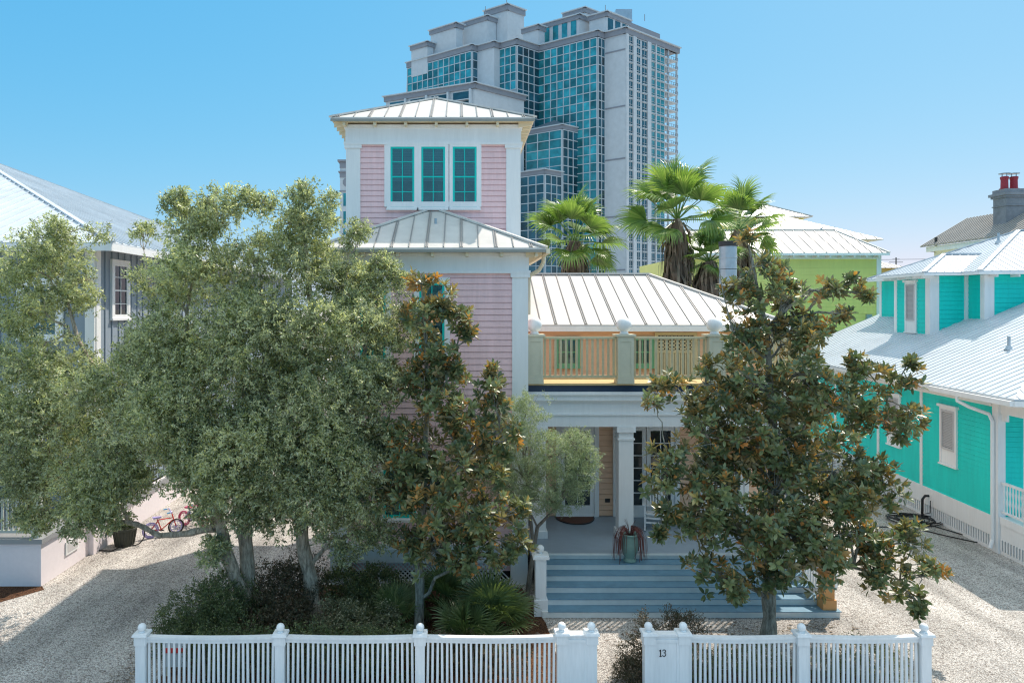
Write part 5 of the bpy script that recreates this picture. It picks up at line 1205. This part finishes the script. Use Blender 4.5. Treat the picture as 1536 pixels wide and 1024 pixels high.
# ------------------------------------------------------------------ tub planter and children's bicycles at the left
tx, ty = gx(187, 20.2), 20.2
T = thing('tub_planter', 'dark ribbed tub planter with leafy plant on the sunlit gravel', 'planter', (tx, ty, 0))
m = MB(); m.lathe((tx, ty, 0), [(.24, 0), (.27, .2), (.31, .44), (.34, .46), (.34, .50), (.29, .50), (.27, .42)], 24)
for k in range(20): a = k*.314; m.tube([(tx+.245*math.cos(a), ty+.245*math.sin(a), .01), (tx+.315*math.cos(a), ty+.315*math.sin(a), .44)], .014, 4)
m.build('tub', TUB, T)
q = sprays((tx, ty, .66), .26, 60, 9, .10, .04, .08, rmean=.35); leaf_object('plant', [q], HEDGEL, T, (tx, ty, 0))
m = MB(); m.tube([(tx+.36+.28*math.cos(a)-.05, ty-.1+.06*math.cos(a), .36+.34*math.sin(a)) for a in np.linspace(1.6, -2.2, 16)]+[(tx-.1, ty-.55, .02), (tx-.5, ty-.5, .02), (tx-.6, ty-.2, .02)], .016, 6)
tag(m.build('garden_hose', BLACKP, loc=(tx+.3, ty-.3, 0)), 'dark hose looping over the side of the ribbed tub planter', 'hose')
def bicycle(label, loc, rz, frame, rim, hand, tilt=0):
    T = thing('child_bicycle', label, 'bicycle', loc, rz, group='small bicycles on the gravel'); T.rotation_euler = (tilt, 0, rz)
    r = .21
    for x in (-.36, .36):
        m = MB(); m.tube([(x+r*math.cos(a), 0, r+.015+r*math.sin(a)) for a in np.linspace(0, 6.2832, 25)], .026, 6, False); w = m.build('wheel', BLACKP if x > 0 else rim, T, local=True)
        m = MB(); m.tube([(x+.165*math.cos(a), 0, r+.015+.165*math.sin(a)) for a in np.linspace(0, 6.2832, 21)], .016, 5, False)
        for k in range(10): a = k*.6283; m.tube([(x, 0, r+.015), (x+.165*math.cos(a), 0, r+.015+.165*math.sin(a))], .006, 4)
        m.lathe((x, 0, r), [(.03, 0), (.03, .03)], 8); m.build('rim', rim, w, local=True)
    m = MB()
    for p, q in (((-.36, 0, .225), (-.06, 0, .2)), ((-.06, 0, .2), (-.17, 0, .52)), ((-.17, 0, .50), (.25, 0, .5)), ((-.06, 0, .2), (.27, 0, .44)), ((.36, 0, .225), (.24, 0, .62)), ((-.36, 0, .225), (-.16, 0, .46))): m.tube([p, q], .018, 6)
    m.build('frame', frame, T, local=True)
    m = MB(); m.tube([(.14, -.22, .72), (.2, -.18, .74), (.235, 0, .62), (.2, .18, .74), (.14, .22, .72)], .014, 6); h = m.build('handlebar', hand, T, local=True)
    m = MB()
    for s in (-1, 1): m.tube([(.05, s*.235, .715), (.15, s*.22, .722)], .022, 6)
    m.build('grip', BBLUE, h, local=True)
    m = MB(); m.hexa([(-.29, -.07, .55), (-.08, -.03, .55), (-.08, .03, .55), (-.29, .07, .55), (-.3, -.08, .60), (-.05, -.03, .59), (-.05, .03, .59), (-.3, .08, .60)]); m.build('saddle', hand, T, local=True)
    m = MB(); m.bar((-.12, -.1, .2), (0, -.1, .2), .06, .02); m.bar((-.12, .1, .16), (0, .1, .16), .06, .02); m.tube([(-.06, -.1, .2), (-.06, .1, .17)], .012, 5); m.build('pedal', BLACKP, T, local=True)
    return T
bicycle("small child's bicycle with red frame and blue grips, nearer the tub planter", (gx(243, 20.9), 21.0, 0), R(35), BRED, BLILAC, BLILAC)
bicycle("small child's bicycle with pink rims and lilac frame, farther from the tub planter", (gx(285, 21.6), 21.9, 0), R(-20), BLILAC, BPINK, BPINK)
m = MB(); sx = gx(272, 13.3); m.box(sx-.21, sx+.21, 13.0, 13.02, .18, .62); m.mi = 1; m.box(sx-.21, sx+.21, 12.99, 12.999, .44, .53); m.mi = 2
for s in (-1, 1): m.box(sx+s*.15-.02, sx+s*.15+.02, 13.021, 13.05, 0, .6)
tag(m.build('yard_sign', [paint('pale_board', (.55, .6, .62), .6, .1), BRED, POSTW], loc=(sx, 13, 0)), 'small pale sign board with red band behind the leftmost pickets', 'sign')

# ------------------------------------------------------------------ camera, light, sky
cam = bpy.data.cameras.new('camera'); co = bpy.data.objects.new('camera', cam); col.objects.link(co)
co.location = (0, 0, CAMZ); co.rotation_euler = (R(90), 0, 0)
cam.sensor_fit = 'HORIZONTAL'; cam.sensor_width = 36; cam.lens = F/1536*36
cam.shift_x = (768-CX)/1536; cam.shift_y = -(512-HY)/1536; cam.clip_end = 5000; cam.clip_start = .1
scn.camera = co
sd = Vector((.477, .54, 1)).normalized()
sun = bpy.data.lights.new('sun', 'SUN'); so = bpy.data.objects.new('sun', sun); col.objects.link(so)
so.rotation_euler = (-sd).to_track_quat('-Z', 'Y').to_euler(); sun.energy = 5.0; sun.angle = R(.53); sun.color = (1, .90, .79); so.location = (30, 20, 60)
w = bpy.data.worlds.new('World'); scn.world = w; w.use_nodes = True; nt = w.node_tree
bg = nt.nodes['Background']; sky = nt.nodes.new('ShaderNodeTexSky'); sky.sky_type = 'NISHITA'; sky.sun_disc = False
sky.sun_elevation = math.asin(sd.z); sky.sun_rotation = math.atan2(sd.x, sd.y); sky.altitude = 0; sky.air_density = 1.0; sky.dust_density = .6; sky.ozone_density = 1.4
sp = nt.nodes.new('ShaderNodeSeparateColor'); cb = nt.nodes.new('ShaderNodeCombineColor'); nt.links.new(sky.outputs[0], sp.inputs[0])
for i, (g, k) in enumerate(((1.2, .66), (.45, 3.16), (.2, 6.4))):   # hazy-blue coastal sky: tone of each channel
    pw = nt.nodes.new('ShaderNodeMath'); pw.operation = 'POWER'; pw.inputs[1].default_value = g
    ml = nt.nodes.new('ShaderNodeMath'); ml.operation = 'MULTIPLY'; ml.inputs[1].default_value = k
    nt.links.new(sp.outputs[i], pw.inputs[0]); nt.links.new(pw.outputs[0], ml.inputs[0]); nt.links.new(ml.outputs[0], cb.inputs[i])
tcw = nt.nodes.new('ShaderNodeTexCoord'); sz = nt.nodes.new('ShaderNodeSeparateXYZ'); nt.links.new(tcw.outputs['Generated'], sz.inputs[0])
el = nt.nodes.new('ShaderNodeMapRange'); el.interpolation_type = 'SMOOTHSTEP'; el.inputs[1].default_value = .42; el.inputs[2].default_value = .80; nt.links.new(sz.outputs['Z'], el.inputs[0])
hz = nt.nodes.new('ShaderNodeMix'); hz.data_type = 'RGBA'; hz.inputs[7].default_value = (11, 12.4, 13.2, 1)    # bright whitish fill overhead, added to lift the shaded sides
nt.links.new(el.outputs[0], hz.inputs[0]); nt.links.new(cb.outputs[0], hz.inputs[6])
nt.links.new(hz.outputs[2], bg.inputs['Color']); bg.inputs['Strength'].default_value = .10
scn.view_settings.view_transform = 'Standard'; scn.view_settings.look = 'None'; scn.view_settings.exposure = 0; scn.view_settings.gamma = 1
scn.cycles.use_denoising = True; scn.cycles.denoiser = 'OPENIMAGEDENOISE'; scn.cycles.denoising_input_passes = 'RGB_ALBEDO_NORMAL'; scn.cycles.denoising_prefilter = 'NONE'; scn.cycles.filter_width = 1.2; scn.cycles.max_bounces = 6; scn.cycles.transparent_max_bounces = 8
